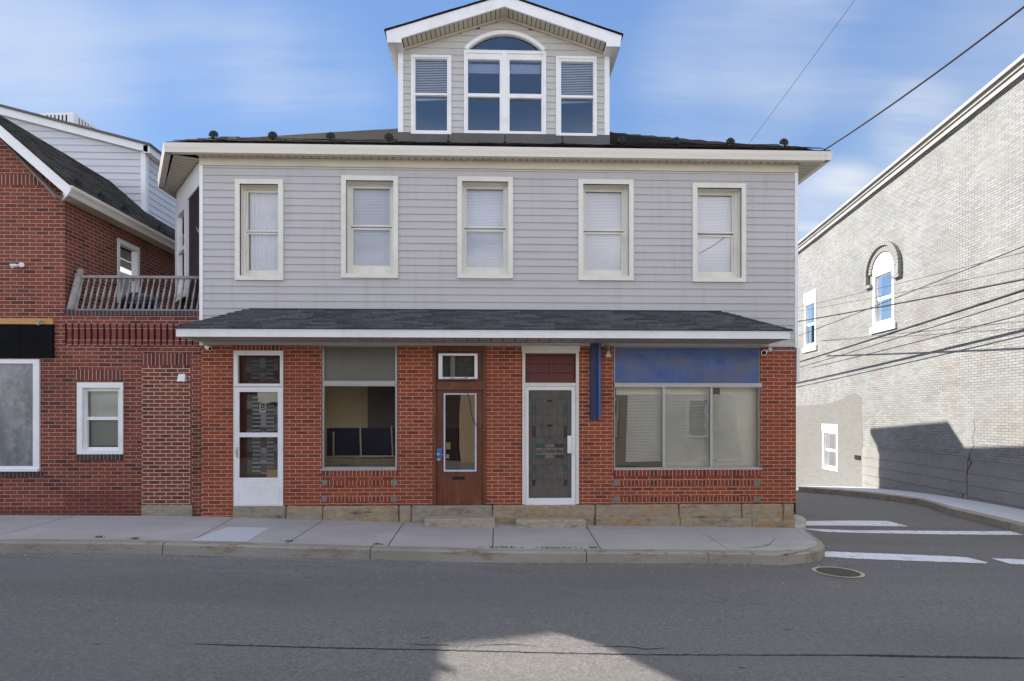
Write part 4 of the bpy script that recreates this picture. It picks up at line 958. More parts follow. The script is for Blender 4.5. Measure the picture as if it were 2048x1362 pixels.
b.box(o_[0], o_[1], D-.025, YW-.031, o_[2]+.001, o_[2]+.024)
SB = b.build('shop_window', M['alu'], MAIN)
b = MB(); b.box(bl_[0], bl_[1], YW-.018, YW+.01, bl_[2], bl_[3]); b.build('blue_board', M['blue_old'], SB)
p = MB(); p.poly([(gl_[0],YW,gl_[2]),(gl_[1],YW,gl_[2]),(gl_[1],YW,gl_[3]),(gl_[0],YW,gl_[3])]); p.build('pane', M['glass_shop'], SB)
# crooked blind and paper inside
YBl = YW+.085; b = MB(); n = 46
for k in range(n):
    t = k/n; v = 789 + (926-789)*t
    ul = 1255.5 - 4.5*t; ur = 1467 + 18*t
    vr = v + 1.5 - 9*t*max(0, t-.55)*2
    (xa, za), (xb, zb) = P(ul, v, YBl), P(ur, vr, YBl)
    b.hexa([(xa,YBl-.012,za-.008),(xb,YBl-.012,zb-.008),(xb,YBl+.012,zb+.01),(xa,YBl+.012,za+.01),(xa,YBl-.012,za-.005),(xb,YBl-.012,zb-.005),(xb,YBl+.012,zb+.013),(xa,YBl+.012,za+.013)])
b.build('blind', M['blind_old'], SB)
b = MB(); r = px(1232, 776, 1420, 790, YBl+.03); b.box(r[0], r[1], YBl+.03, YBl+.05, r[2], r[3]); r = px(1440, 772, 1525, 936, YBl+.06); b.box(r[0], r[1], YBl+.06, YBl+.07, r[2], r[3]); r = px(1330, 905, 1525, 938, YBl+.04); b.box(r[0], r[1], YBl+.045, YBl+.05, r[2], r[3]); b.build('paper_backing', plain('cream_paper', (.83,.80,.73), .8, .05, 2., dirt=(.55,.45,.30), dirt_amt=.4, dirt_scale=2.), SB)
b = MB(); (xa, za), (xb, zb) = P(1432, 921, YBl-.02), P(1486, 917, YBl-.02)
b.hexa([(xa,YBl-.03,za-.012),(xb,YBl-.03,zb-.03),(xb,YBl-.015,zb-.03),(xa,YBl-.015,za-.012),(xa,YBl-.03,za+.012),(xb,YBl-.03,zb+.02),(xb,YBl-.015,zb+.02),(xa,YBl-.015,za+.012)])
b.build('blind_rail', M['blind'], SB)

# ================================================================== small things on the shop front
M['stone_step'] = stonemat('worn_step_stone', (.50,.425,.315), (.44,.32,.19), (.22,.20,.17), .4)
def step(u0, u1, label, seed):
    y0 = 9.92; x0, x1 = PX(u0, y0), PX(u1, y0); zt = base((x0+x1)/2)+.135
    b = rough_block(x0, x1, y0, D-.06, base(x1)-.05, zt, .008, seed); return tag(b.build('stone_step', M['stone_step']), label, 'step', 'stone doorsteps')
step(848, 990, 'worn sandstone doorstep below the brown wooden door', 31); step(1032.5, 1172.5, 'worn sandstone doorstep below the white screen door', 32)
x0, z0 = P(1583, 1056, D); x1 = PX(1604, D)
b = MB(); ch = [(x0+.01,z0-.05),(x1,z0-.05),(x1+.01,z0+.17),(x1-.05,z0+.22),(x0+.04,z0+.25),(x0,z0+.2)]
b.prism(ch, D-.12, D+.25); tag(b.build('guard_stone', M['stone_white']), 'whitewashed chamfered stone at the foot of the right hand building corner', 'stone')

AC = thing('air_conditioner', (PX(916), D, 2.6), 'empty white window air conditioner sleeve set above the brown door', 'air conditioner')
YC = D-.12; r = px(877, 707, 955, 758, YC); g = px(884.5, 711, 949, 754, YC)
b = MB(); b.ring(r[0], r[1], r[2], r[3], (g[0]-r[0], r[1]-g[1], g[2]-r[2], r[3]-g[3]), YC, D-.012); b.build('housing', M['white'], AC)
b = MB(); b.box(g[0], g[1], D-.03, D-.012, g[2], g[3]); b.build('grille', plain('dusty_dark_grille', (.05,.05,.045), .8, .4, 25.), AC)
b = MB(); r = px(901, 712, 910, 754, YC+.05); b.box(r[0], r[1], YC+.05, YC+.088, g[2], g[3]); b.build('divider', M['board_grey'], AC)
b = MB(); r = px(884.5, 754, 949, 757.5, YC-.002)
for k in range(9):
    x = r[0]+(r[1]-r[0])*(k+random.random()*.6)/9; b.box(x, x+.05+.05*random.random(), YC-.003, YC-.001, r[2]+.004, r[2]+.004+(r[3]-r[2])*random.uniform(.2,.6))
b.build('rust_stain', plain('rust', (.20,.10,.04), .8, .3, 9.), AC)
pts = [(932,762),(932.5,775),(936,790),(940.5,812),(942,828),(947,842),(956,854),(969,864.5),(970.5,876)]
b = MB(); b.tube([(P(u,v,D-.04)[0], D-.04-(.012*math.sin(i)), P(u,v,D-.04)[1]) for i, (u, v) in enumerate(pts)], .008, 6)
tag(b.build('electric_cord', plain('grey_brown_cord', (.12,.09,.065), .6, .1, 5.), smooth=True), 'loose electric cord hanging from the air conditioner across the brown door', 'cord')
def tubecam(u, v, Y, dirv, label, name='security_camera', r=.035, l=.11):
    x, z = P(u, v, Y); T = thing(name, (x, Y, z), label, 'camera'); dv = Vector(dirv).normalized(); c = Vector((x, Y, z))
    b = MB(); b.tube([c-dv*l*.5, c+dv*l*.4, c+dv*l*.5], [r*.9, r, r*1.05], 14); b.build('body', M['white'], T, smooth=False)
    b = MB(); b.tube([c+dv*l*.5, c+dv*(l*.5+.004)], r*.8, 12); b.build('lens', M['black'], T)
    return T, c
T, c = tubecam(416, 695.5, 9.9, (.85,-.5,-.35), 'white tube camera hanging under the left end of the shop awning')
b = MB(); b.tube([c+Vector((-.02,0,.02)), c+Vector((-.01,.02,.1)), (c.x,c.y+.03,AZ0+.005)], .007); b.tube([c+Vector((.03,.02,.02)), c+Vector((.05,.03,.07)), c+Vector((.03,.02,.12))], .005); b.lathe([(.03,0),(.03,.012)], (c.x, c.y+.03, AZ0-.012)); b.build('bracket', M['alu'], T)
T, c = tubecam(1529, 704.5, 9.98, (-.55,-.8,-.3), 'round white floodlight on the brick pier right of the blue board', 'floodlight', .045, .1); T['category'] = 'light'
b = MB(); jx, jz = P(1539, 699, D-.06); b.tube([(jx,D-.002,jz),(jx,D-.09,jz)], .04, 12); b.tube([c, (jx-.02,D-.08,jz)], .014); b.build('junction_box', M['alu'], T)
b = MB(); a = P(1543, 701, D-.015); e = P(1597, 701, D-.015); b.tube([(a[0],D-.015,a[1]),(e[0],D-.015,e[1])], .012, 8); tag(b.build('conduit', M['alu']), 'thin metal conduit along the top of the right brick pier', 'pipe')
x, z = P(1216.5, 700, D-.1); T = thing('bulb_lamp', (x, D, z), 'bare flood bulb on a short arm between the blue post and the blue board', 'lamp')
b = MB(); b.tube([(x-.04,D-.002,z+.06),(x-.04,D-.05,z+.06),(x,D-.1,z+.06),(x+.005,D-.11,z+.0),(x,D-.11,z-.02)], [.03,.03,.02,.022,.022], 10); b.build('arm', M['rail_wood'], T)
b = MB(); b.lathe([(.02,0),(.022,-.03),(.028,-.04),(.058,-.09),(.05,-.105),(.001,-.11)], (x, D-.11, z-.02), 16); b.build('bulb', plain('frosted_bulb', (.66,.60,.46), .3, .05, 6.), T, smooth=True)
x, z = P(440, 686, 9.8); b = MB(); b.tube([(PX(1228,D-.02),D-.02,P(1228,694.5,D)[1]),(PX(1520,D-.02),D-.02,P(1520,695,D)[1]+.0)], .008, 6); tag(b.build('electric_cord', M['alu']), 'grey cord along the top edge of the faded blue board', 'cord')

# ================================================================== LEFT BRICK BUILDING
YBk = D+.06
LB = thing('brick_building', (-9, YBk, base(-9)), 'dark red brick house with shop window and sloping roof left of the siding building', 'building')
LX = PX(130, YBk); ZLT = P(260, 622, YBk)[1]
sw = RC(-300, 718, 81, 943, YBk); lw = RC(153.5, 765, 245.5, 908.5, YBk)
eZ = 5.72; RX, RSl = -8.72, .88; RGX = -7.15
mb = MB()
brick_wall(mb, YBk, -16, LX, -.3, eZ-.15, [sw], .1)
mb.poly([(-16,YBk,eZ-.15),(LX,YBk,eZ-.15),(LX,YBk,eZ),(RX-.1,YBk,eZ+RSl*(LX-RX)),(-16,YBk,eZ+RSl*(LX-RX)-.3)])
tw = [(11.70, 12.42, 4.05, 5.33)]
for y0, y1, z0, z1 in ((YBk, 11.7, -.3, eZ), (12.42, 19, -.3, eZ), (11.7, 12.42, -.3, 4.05), (11.7, 12.42, 5.33, eZ)):
    mb.poly([(LX,y0,z0),(LX,y1,z0),(LX,y1,z1),(LX,y0,z1)])
for q in (((LX,11.7,4.05),(LX-.1,11.7,4.05),(LX-.1,11.7,5.33),(LX,11.7,5.33)), ((LX,12.42,4.05),(LX,12.42,5.33),(LX-.1,12.42,5.33),(LX-.1,12.42,4.05))): mb.poly(q)
mb.build('brick_wall', M['brick_old'], LB, fix=False)
# lower link wall with corbel band
mb = MB(); brick_wall(mb, YBk-.01, LX+.012, XL+.001, -.2, P(260, 690, YBk)[1], [lw], .12)
zc0, zc1 = P(260, 690, YBk)[1], P(260, 648, YBk)[1]
mb.box(LX+.012, XL, YBk+.13, YBk+.3, zc0-.02, zc1+.02); mb.box(LX+.012, XL, YBk-.03, YBk+.3, zc1, ZLT-.085)
mb.poly([(LX+.012,YBk-.01,zc0),(XL,YBk-.01,zc0),(XL,YBk+.14,zc0),(LX+.012,YBk+.14,zc0)])
LW = mb.build('link_wall', M['brick_old'], LB, fix=False)
mb = MB(); n = 21
for k in range(n):
    u = 138.5 + k*12.65; x = PX(u, YBk-.03); h = .033
    mb.box(x-h, x+h, YBk-.028, YBk+.13, zc0+.001, zc1-.001)
    mb.box(x-h-.006, x+h+.006, YBk-.034, YBk+.13, zc1-.075, zc1-.012); mb.box(x-h-.006, x+h+.006, YBk-.034, YBk+.13, zc0+.008, zc0+.075)
mb.build('corbel_brick', plain('corbel_red', (.20,.055,.042), .8, .3, 5., dirt=(.09,.045,.045), dirt_amt=.6, dirt_scale=4.), LW)
mb = MB()
for k in range(n):
    x = PX(138.5+k*12.65, YBk-.03)
    for zz in (zc1-.083, zc1-.006, zc0+.002, zc0+.081): mb.box(x-.036, x+.036, YBk-.031, YBk+.02, zz-.0045, zz+.0045)
mb.build('corbel_mortar', plain('pale_mortar', (.5,.37,.27), .9, .15, 9.), LW)
mb = MB(); mb.box(LX+.01, XL, YBk-.045, YBk+.3, ZLT-.084, ZLT); mb.build('coping', M['brick_blue_soldier'], LW)
strip('soldier_lintel', M['brick_old_soldier'], 152.5, 739, 243.5, 760, LW, YBk-.016); strip('soldier_lintel', M['brick_old_soldier'], 283.5, 707, 381, 730, LW, YBk-.016); strip('brick_sill', M['brick_blue_soldier'], 153, 909, 245, 920, LW, YBk-.03)
strip('infill_panel', M['brick_infill'], 284, 730.5, 381, 1010.5, LW, YBk-.017)
strip('threshold_stone', M['stone_grey'], 282.5, 1010.5, 383.5, 1040, LW, YBk-.05)
strip('soldier_course', M['brick_old_soldier'], -200, 348, 112, 369, LB, YBk-.004); strip('brick_sill', M['brick_blue_soldier'], -200, 944, 83, 954, LB, YBk-.02)
mb = MB(); mb.box(-16, LX, YBk-.004, YBk+.02, base(-9)-.1, base(-9)+.12); mb.box(LX+.014, PX(282,YBk), YBk-.0145, YBk+.0, base(-6.5)-.1, base(-6.5)+.42); mb.build('base_wash', brickmat('washed_brick', (.19,.048,.034), (.14,.04,.032), (.33,.18,.13), loc=(.03,.045,0), dark=(.09,.035,.03), dark_amt=.6, stain=(.12,.042,.03), stain_amt=.6), LW)
# window in the link wall
t = .09; YFk = YBk-.03; x0, x1, z0, z1 = RC(153.5, 765, 245.5, 908.5, YFk)
b = MB(); b.ring(x0, x1, z0, z1, (t, .05, .06, .09), YFk, YFk+.1)
W = b.build('window', M['white'], LB); Yg = YFk+.1
gx0, gx1 = PX(176, Yg), PX(237.5, Yg); zt, za, zc, zb = (P(207, q, Yg)[1] for q in (782.5, 833.5, 840, 894))
b = MB(); b.ring(x0+t-.005, x1-.045, z0+.055, z1-.085, (gx0-x0-t+.005, x1-.045-gx1, zb-z0-.055, z1-.085-zt), Yg-.02, Yg+.04); b.box(gx0, gx1, Yg-.028, Yg+.03, zc, za); b.build('sash', M['white'], W)
p = MB(); p.poly([(gx0,Yg+.003,za),(gx1,Yg+.003,za),(gx1,Yg+.003,zt),(gx0,Yg+.003,zt)]); p.poly([(gx0,Yg+.018,zb),(gx1,Yg+.018,zb),(gx1,Yg+.018,zc),(gx0,Yg+.018,zc)]); p.build('pane', M['glass'], W)
b = MB(); blind(b, gx0-.01, gx1+.01, zb, zt, Yg+.08); b.build('blind', plain('greenish_blind', (.44,.45,.38), .6, .05, 2.), W)
b = MB(); b.box(x0, x1, Yg+.15, Yg+.18, z0, z1); b.build('room_wall', M['dark_room'], W)
# side window above the balcony
b = MB()
for y0, y1, z0, z1 in ((11.70,11.78,4.05,5.33),(12.34,12.42,4.05,5.33),(11.78,12.34,4.05,4.15),(11.78,12.34,5.24,5.33),(11.78,12.34,4.63,4.69)): b.box(LX-.09, LX+.012, y0, y1, z0, z1)
W = b.build('window', M['white'], LB)
p = MB(); p.poly([(LX-.05,11.78,4.15),(LX-.05,12.34,4.15),(LX-.05,12.34,5.24),(LX-.05,11.78,5.24)]); p.build('pane', M['glass'], W)
b = MB(); b.box(LX-.14, LX-.12, 11.76, 12.36, 4.1, 5.28); b.build('blind', plain('tan_shade', (.42,.39,.31), .7, .05, 2.), W)
# shop window, sign board, tile band
x0, x1, z0, z1 = sw; gx1 = PX(71.5, YBk+.03); zt = P(40, 727, YBk)[1]; zb = P(40, 932.5, YBk)[1]
b = MB(); b.ring(x0, x1-.003, z0+.003, z1-.003, (.08, x1-gx1, zb-z0, z1-zt), YBk-.03, YBk+.05); b.box(x0, x1+.005, YBk-.07, YBk-.03, z0+.002, z0+.05)
b.box(x0+1.4, x0+1.46, YBk-.02, YBk+.04, zb, zt)
W = b.build('shop_window', M['white'], LB)
b = MB(); b.poly([(x0+.08,YBk+.03,zb),(gx1,YBk+.03,zb),(gx1,YBk+.03,zt),(x0+.08,YBk+.03,zt)]); b.build('pane', M['smear'], W)
r = RC(-300, 648, 105, 714.5, YBk-.05); b = MB(); b.box(r[0], r[1], YBk-.05, YBk, r[2], r[3]); xs_ = PX(44, YBk); b.box(xs_-.006, xs_+.006, YBk-.054, YBk-.05, r[2], r[3]); b.build('sign_board', plain('matt_black_board', (.009,.009,.010), .9, .15, 4., spec=.08, dirt=(.02,.02,.022), dirt_amt=.4), LB)
r = RC(-300, 636, 105, 647.5, YBk-.05); b = MB(); b.box(r[0], r[1], YBk-.05, YBk, r[2], r[3]); b.build('tile_band', M['tile_orange'], LB)
# roof, rake, gutter
mb = MB()
yF = YBk-.28
rzL = lambda x: eZ+.02 + RSl*(RGX - x)
mb.poly([(RGX,yF,eZ+.02),(RGX,18,eZ+.02),(RX,18,rzL(RX)),(RX,yF,rzL(RX))]); mb.poly([(RX,yF,rzL(RX)),(RX,18,rzL(RX)),(-16,18,rzL(RX)-.25),(-16,yF,rzL(RX)-.25)])  # part left of the ridge is unseen, raised to keep sun off the road
LR = mb.build('roof', M['shingle_left'], LB, fix=False)
mb = MB()
for k in range(26):
    x = RGX - k*.065; 
    if x < RX: break
    y = yF-.02
    while y < 13.8:
        w = .2+.15*random.random(); z = rzL(x)+.006; e = .012+.01*random.random()
        mb.hexa([(x,y,z),(x,y+w-.008,z),(x-.08,y+w-.008,z+.07),(x-.08,y,z+.07),(x,y,z+e),(x,y+w-.008,z+e),(x-.08,y+w-.008,z+.07+.006),(x-.08,y,z+.076)]); y += w
mb.build('shingle_course', M['shingle_left'], LR)
mb = MB(); rk = .2
mb.prism([(RGX+.02,eZ-.02),(RX,rzL(RX)-.03),(RX,rzL(RX)-.03-rk),(RGX-.05,eZ-.02-rk*.72),(LX-.05,eZ-.3),(LX-.06,eZ-.33),(LX+.02,eZ-.33),(RGX-.1,eZ-.26),(RGX+.0,eZ-.17),(RGX+.02,eZ-.1)][:4]+[(RGX-.12,eZ-.16-.1),(RGX-.02,eZ-.17),(RGX+.02,eZ-.1)], yF-.0, yF+.03)
mb.prism([(RX,rzL(RX)-.03),(-16,rzL(RX)-.28),(-16,rzL(RX)-.28-rk),(RX,rzL(RX)-.03-rk)], yF-.0, yF+.03)
mb.build('rake_fascia', M['white'], LB, tri=True)
mb = MB(); pr = [(RGX-.12,eZ-.17),(RGX-.02,eZ-.17),(RGX+.0,eZ-.1),(RGX+.035,eZ-.05),(RGX+.04,eZ),(RGX+.02,eZ),(RGX-.1,eZ-.02)]
mb.prism(pr, yF+.03, 18); mb.build('gutter', M['gutter'], LB, tri=True)
mb = MB(); mb.poly([(RGX-.02,yF+.03,eZ-.175),(RGX-.02,18,eZ-.175),(LX-.001,18,eZ-.175),(LX-.001,yF+.03,eZ-.175)]); mb.poly([(-16,yF+.03,eZ-.1),(-16,YBk,eZ-.1),(RX,YBk,rzL(RX)-.2),(RX,yF+.03,rzL(RX)-.2)]) if False else None
mb.poly([(LX,yF+.03,eZ-.19),(LX,YBk,eZ-.19),(RX,YBk,rzL(RX)-.19),(RX,yF+.03,rzL(RX)-.19)]); mb.poly([(RX,yF+.03,rzL(RX)-.19),(RX,YBk,rzL(RX)-.19),(-16,YBk,rzL(RX)-.44),(-16,yF+.03,rzL(RX)-.44)])
mb.build('soffit', M['soffit'], LB, fix=False)
for (u, y) in ((150, 10.4), (188, 11.0), (232, 11.7), (290, 12.9), (328, 13.9)):
    x = RGX-.1; z = rzL(x)+.03; b = MB(); b.box(x-.05, x+.03, y-.05, y+.05, z-.05, z+.06); b.prism([(x-.03,z+.05),(x+.03,z+.05),(x+.02,z+.1),(x-.02,z+.1)], y-.03, y+.03); b.build('snow_guard', M['black'], LR)
# deck behind the railing
mb = MB(); mb.box(LX+.012, XL+.3, YBk+.3, 14, ZLT-.2, ZLT-.12); mb.build('balcony_deck', M['flash'], LB)

# balcony railing (leans back)
RL = thing('balcony_railing', (-6.2, YBk, ZLT), 'weathered grey turned baluster railing on top of the low brick link wall', 'railing')
zr0, zr1 = ZLT+.02, P(260, 559, YBk+.3)[1]; LEAN = .30
hh = zr1-zr0
prof = [(.02,0),(.021,.08),(.012,.10),(.019,.13),(.010,.16),(.016,.19),(.021,.26),(.015,.40),(.009,hh-.12),(.016,hh-.1),(.010,hh-.08),(.02,hh-.05),(.019,hh)]
bm0 = None
b = MB(); xa, xb = PX(152, YBk), XL-.02
b.box(xa, xb, YBk-.02, YBk+.03, ZLT+.001, zr0+.01); b.build('bottom_rail', M['rail_wood'], RL)
b = MB(); yt = YBk+LEAN*hh; b.box(xa-.01, xb+.01, yt-.035, yt+.035, zr1-.01, zr1+.035); b.build('handrail', M['rail_wood'], RL)
ub = [152+12.1*k for k in range(21)]
for k, u in enumerate(ub):
    x = PX(u, YBk)
    if bm0 is None:
        b = MB(); b.lathe(prof, (x, YBk+.005, zr0), 8, 0, None, (0, LEAN)); bm0 = b.build('baluster', M['rail_wood'], RL, smooth=True); bx0 = x
    else:
        o = bm0.copy(); COL.objects.link(o); o.parent = RL; o.matrix_parent_inverse = bm0.matrix_parent_inverse.copy(); o.location = (x-bx0, 0, 0)
b = MB(); x = PX(143, YBk); hp = P(158, 541, YBk+.3)[1]-ZLT
b.lathe([(.075,0),(.07,.1),(.065,hp-.16),(.06,hp-.15),(.075,hp-.14),(.075,hp-.11),(.05,hp-.09),(.06,hp-.05),(.05,hp-.01),(.0,hp)], (x, YBk+.0, ZLT+.002), 12, 0, None, (.0, LEAN)); b.build('newel_post', M['rail_wood'], RL, smooth=True)
# covered grill on the balcony
x, z = P(280, 600, 11.3); T = thing('kettle_grill', (x, 11.3, ZLT-.12), 'dark blue domed barbecue grill standing behind the balcony balusters', 'grill')
b = MB(); n = 12; prof_ = [(.0,.40),(.14,.38),(.25,.31),(.31,.2),(.33,.05)][::-1]
b.lathe([(r_, h_) for r_, h_ in prof_], (x, 11.3, ZLT+.12), 20); b.build('lid', M['grill'], T, smooth=True)
b = MB(); b.lathe([(.33,0),(.34,-.02),(.33,-.04),(.25,-.14),(.1,-.2)], (x, 11.3, ZLT+.17), 20)
for w in (0, 2.1, 4.2): b.tube([(x+.2*math.cos(w),11.3+.2*math.sin(w),ZLT+.05),(x+.3*math.cos(w),11.3+.3*math.sin(w),ZLT-.12)], .012)
b.build('bowl', M['grill'], T)
b = MB(); b.tube([(x+.33*math.cos(w_), 11.27, ZLT+.17+.33*math.sin(w_)) for w_ in (0.1,.4,.7,1.0,1.2)], .012, 6); b.build('rim', M['alu'], T)
x, z = P(371, 567, 11.5); b = MB(); b.box(x-.06, x+.06, 11.48, 11.62, z-.33, z+.24); b.box(x-.0, x+.05, 11.47, 11.48, z-.2, z+.2); tag(b.build('meter_box', M['white']), 'small white utility box between the bay window and the balcony', 'box')
# white hood vent, small light on the wall
r = RC(356, 748, 371, 763, YBk-.05); b = MB(); b.hexa([(r[0],YBk-.09,r[2]),(r[1],YBk-.09,r[2]),(r[1],YBk-.012,r[2]),(r[0],YBk-.012,r[2]),(r[0]+.01,YBk-.05,r[3]),(r[1]-.01,YBk-.05,r[3]),(r[1]-.01,YBk-.012,r[3]),(r[0]+.01,YBk-.012,r[3])]); tag(b.build('vent_hood', M['white']), 'small white dryer vent hood on the filled in brick panel', 'vent')
x, z = P(37, 530, YBk-.06); T = thing('flood_light', (x, YBk, z), 'small white twin flood light high on the left brick wall', 'light')
b = MB(); b.box(x-.03, x+.03, YBk-.02, YBk, z-.03, z+.03); b.build('back_plate', M['white'], T)
for s in (-1, 1):
    b = MB(); b.tube([(x+s*.0,YBk-.03,z),(x+s*.05,YBk-.07,z-.01),(x+s*.09,YBk-.11,z-.02+s*.015)], [.012,.03,.04], 10); b.build('lamp_head', M['white'], T)
b = MB(); xq, zq = P(84, 645, YBk-.06); b.tube([(xq,YBk-.05,zq+.02),(xq-.0,YBk-.12,zq+.02),(xq-.02,YBk-.14,zq-.05)], [.015,.02,.028], 8); tag(b.build('sign_lamp', M['alu']), 'small grey lamp above the right end of the black sign board', 'lamp')

# ================================================================== WHITE BUILDING BEHIND
YWh = 13.6
WHB = thing('white_building', (-10, YWh, 0), 'tall white sided building rising behind the brick house at left', 'building')
wx, wz = P(290, 296, YWh); lx0, lz0 = P(0, 221, YWh); ws = (lz0-wz)/(wx-lx0)
pk = wx - 4.6
def wtop(x): return wz + ws*(wx-x)
mb = MB()
def wins(z):
    if z < wz: return (pk-4.6, wx)
    q = (z-wz)/ws
    return (pk-4.6+q, wx-q) if q < 4.55 else None
clap(mb, YWh, pk-4.6, wx, 5.2, wtop(pk), (), pitch=.155, lip=.016, inside=wins)
# right side: clapboard along Y
i = 0; z = 3.0
while z < wz-.05:
    mb.poly([(wx+.014,YWh,z),(wx+.014,24,z),(wx,24,z+.155),(wx,YWh,z+.155)]); mb.poly([(wx,YWh,z),(wx,24,z),(wx+.014,24,z),(wx+.014,YWh,z)]); z += .155
WW = mb.build('siding_wall', M['siding_white'], WHB, fix=False)
mb = MB(); mb.box(wx-.08, wx+.03, YWh-.03, YWh+.08, 4, wz); 
for s in (1,):
    A, B = (wx+.12, wz-.0), (pk, wtop(pk)+.03)
    mb.prism([(A[0],A[1]-.14),(A[0],A[1]+.03),(B[0],B[1]+.03),(B[0],B[1]-.14)], YWh-.1, YWh-.02)
    mb.prism([(pk-4.7,wz-.14),(pk,wtop(pk)-.11),(pk,wtop(pk)+.06),(pk-4.7,wz+.03)], YWh-.1, YWh-.02)
mb.box(wx+.02, wx+.16, YWh-.1, 24, wz-.15, wz+.02)
mb.build('trim', M['white'], WHB)
mb = MB()
for (a, b_) in (((wx+.2, wz+.0), (pk, wtop(pk)+.06)), ((pk-4.8, wz), (pk, wtop(pk)+.06))):
    mb.hexa([(a[0],YWh-.14,a[1]),(b_[0],YWh-.14,b_[1]),(b_[0],24,b_[1]),(a[0],24,a[1]),(a[0],YWh-.14,a[1]+.05),(b_[0],YWh-.14,b_[1]+.05),(b_[0],24,b_[1]+.05),(a[0],24,a[1]+.05)])
mb.build('roof', M['flash'], WHB)
# rooftop unit
yc = 15.2
uu = [P(104, 240, yc), P(141, 233, yc), P(178, 258, yc+.0)]
cxr = PX(141, yc); zb_ = wtop(cxr)+.02
T = thing('rooftop_unit', (cxr, yc, zb_), 'boxy white louvred unit on the white building roof', 'roof unit')
b = MB(); i0 = len(b.v)
hgt = P(141, 233, yc)[1] - zb_ - .12
b.box(-.42, .42, -.42, .42, -.4, .04); b.box(-.42, .42, -.42, .42, hgt-.05, hgt)
for k in range(9):
    q = -.39 + k*.0975
    for s in (-1, 1):
        b.box(q-.022, q+.022, s*.42-.012, s*.42+.012, .04, hgt-.05); b.box(s*.42-.012, s*.42+.012, q-.022, q+.022, .04, hgt-.05)
for sx2 in (-1, 1):
    for sy2 in (-1, 1): b.box(sx2*.36-.06, sx2*.36+.06, sy2*.36-.06, sy2*.36+.06, .04, hgt-.05)
b.xform(Matrix.Translation((cxr, yc, zb_)) @ Matrix.Rotation(R(-4), 4, 'Z')); b.build('housing', M['white'], T)
b = MB(); b.box(-.34, .34, -.34, .34, .0, hgt-.06); b.xform(Matrix.Translation((cxr, yc, zb_)) @ Matrix.Rotation(R(-4), 4, 'Z')); b.build('core', M['black'], T)

# ================================================================== RIGHT PAINTED BRICK BUILDING
# wall plane: camera x = xw0 + .0564 * z
WS_, WX0 = (1090-CU)/F, 10.69
def cam2w(x, z): return (x*CT + z*ST, z*CT - x*ST)
def wallY(u): 
    z = WX0/((u-CU)/F - WS_); return z
def WPT(u, v, off=0.):          # measured point on the wall (off = metres out from it)
    x0 = WX0 - off
    z = x0/((u-CU)/F - WS_); x = x0 + WS_*z
    X, Y = cam2w(x, z); return Vector((X, Y, EYE + (CV-v)*z/F))
W0 = WPT(2048, 828); W1 = WPT(1597, 828); WD = (W1-W0).normalized(); WN = Vector((-WD.y, WD.x, 0))
if WN.x > 0: WN = -WN
def wl(s, off, z): p = W0 + WD*s + WN*off; return (p.x, p.y, z)
def sz(u, v): p = WPT(u, v); return ((p-W0).dot(WD), p.z)
RB = thing('painted_brick_building', tuple(wl(4, 0, -.3)), 'tall white painted brick side wall across the alley at right', 'building')
ptop = lambda s: 9.72 - .0665*s
def wbox(mb, s0, s1, o0, o1, z0, z1, m=0):
    mb.hexa([wl(s0,o1,z0),wl(s1,o1,z0),wl(s1,o0,z0),wl(s0,o0,z0),wl(s0,o1,z1),wl(s1,o1,z1),wl(s1,o0,z1),wl(s0,o0,z1)], m)
sA0, sA1 = sz(1789,600)[0], sz(1746,600)[0]; zA0 = sz(1767,650)[1]; zA1 = sz(1767,540)[1]; zAt = sz(1768,505)[1]
sB0, sB1 = sz(1632,650)[0], sz(1609,650)[0]; zB0 = sz(1620,693)[1]; zB1 = sz(1620,604)[1]
sC0, sC1 = sz(1675.5,900)[0], sz(1645,900)[0]; zC0 = sz(1660,940)[1]; zC1 = sz(1660,861)[1]
wh = [(sA0+.03,sA1-.03,zA0,zA1), (sB0+.02,sB1-.02,zB0,zB1), (sC0+.03,sC1-.03,zC0,zC1)]
S0, S1 = -9., 26.
mb = MB()
xs = cuts(S0, S1, [q for h in wh for q in h[:2]] + [S0+.5*k for k in range(70)]); zs = cuts(-2.5, 7.6, [q for h in wh for q in h[2:]])
for a, b_ in zip(xs, xs[1:]):
    for c, d in zip(zs, zs[1:]):
        if any(h[0] < (a+b_)/2 < h[1] and h[2] < (c+d)/2 < h[3] for h in wh): continue
        mb.poly([wl(a,0,c),wl(b_,0,c),wl(b_,0,d),wl(a,0,d)])
    mb.poly([wl(a,0,7.6),wl(b_,0,7.6),wl(b_,0,ptop(b_)),wl(a,0,ptop(a))])
for h in wh:
    a, b_, c, d = h
    for q in ([wl(a,0,c),wl(a,-.12,c),wl(a,-.12,d),wl(a,0,d)], [wl(b_,0,c),wl(b_,0,d),wl(b_,-.12,d),wl(b_,-.12,c)], [wl(a,0,d),wl(a,-.12,d),wl(b_,-.12,d),wl(b_,0,d)], [wl(a,0,c),wl(b_,0,c),wl(b_,-.12,c),wl(a,-.12,c)]): mb.poly(q)
mb.poly([wl(S0,0,-2),wl(S0,-12,-2),wl(S0,-12,ptop(S0)),wl(S0,0,ptop(S0))])
mb.build('brick_wall', M['brick_white'], RB, fix=False)
mb = MB()                       # coping and string course
for k in range(35):
    a = S0+k; b_ = a+.995
    for o1, o0, dz0, dz1, in ((.16, -.35, -.02, .07), (.09, -.02, -.12, -.02), (.05, -.0, -.26, -.12)):
        mb.hexa([wl(a,o1,ptop(a)+dz0),wl(b_,o1,ptop(b_)+dz0),wl(b_,o0,ptop(b_)+dz0),wl(a,o0,ptop(a)+dz0),wl(a,o1,ptop(a)+dz1),wl(b_,o1,ptop(b_)+dz1),wl(b_,o0,ptop(b_)+dz1),wl(a,o0,ptop(a)+dz1)])
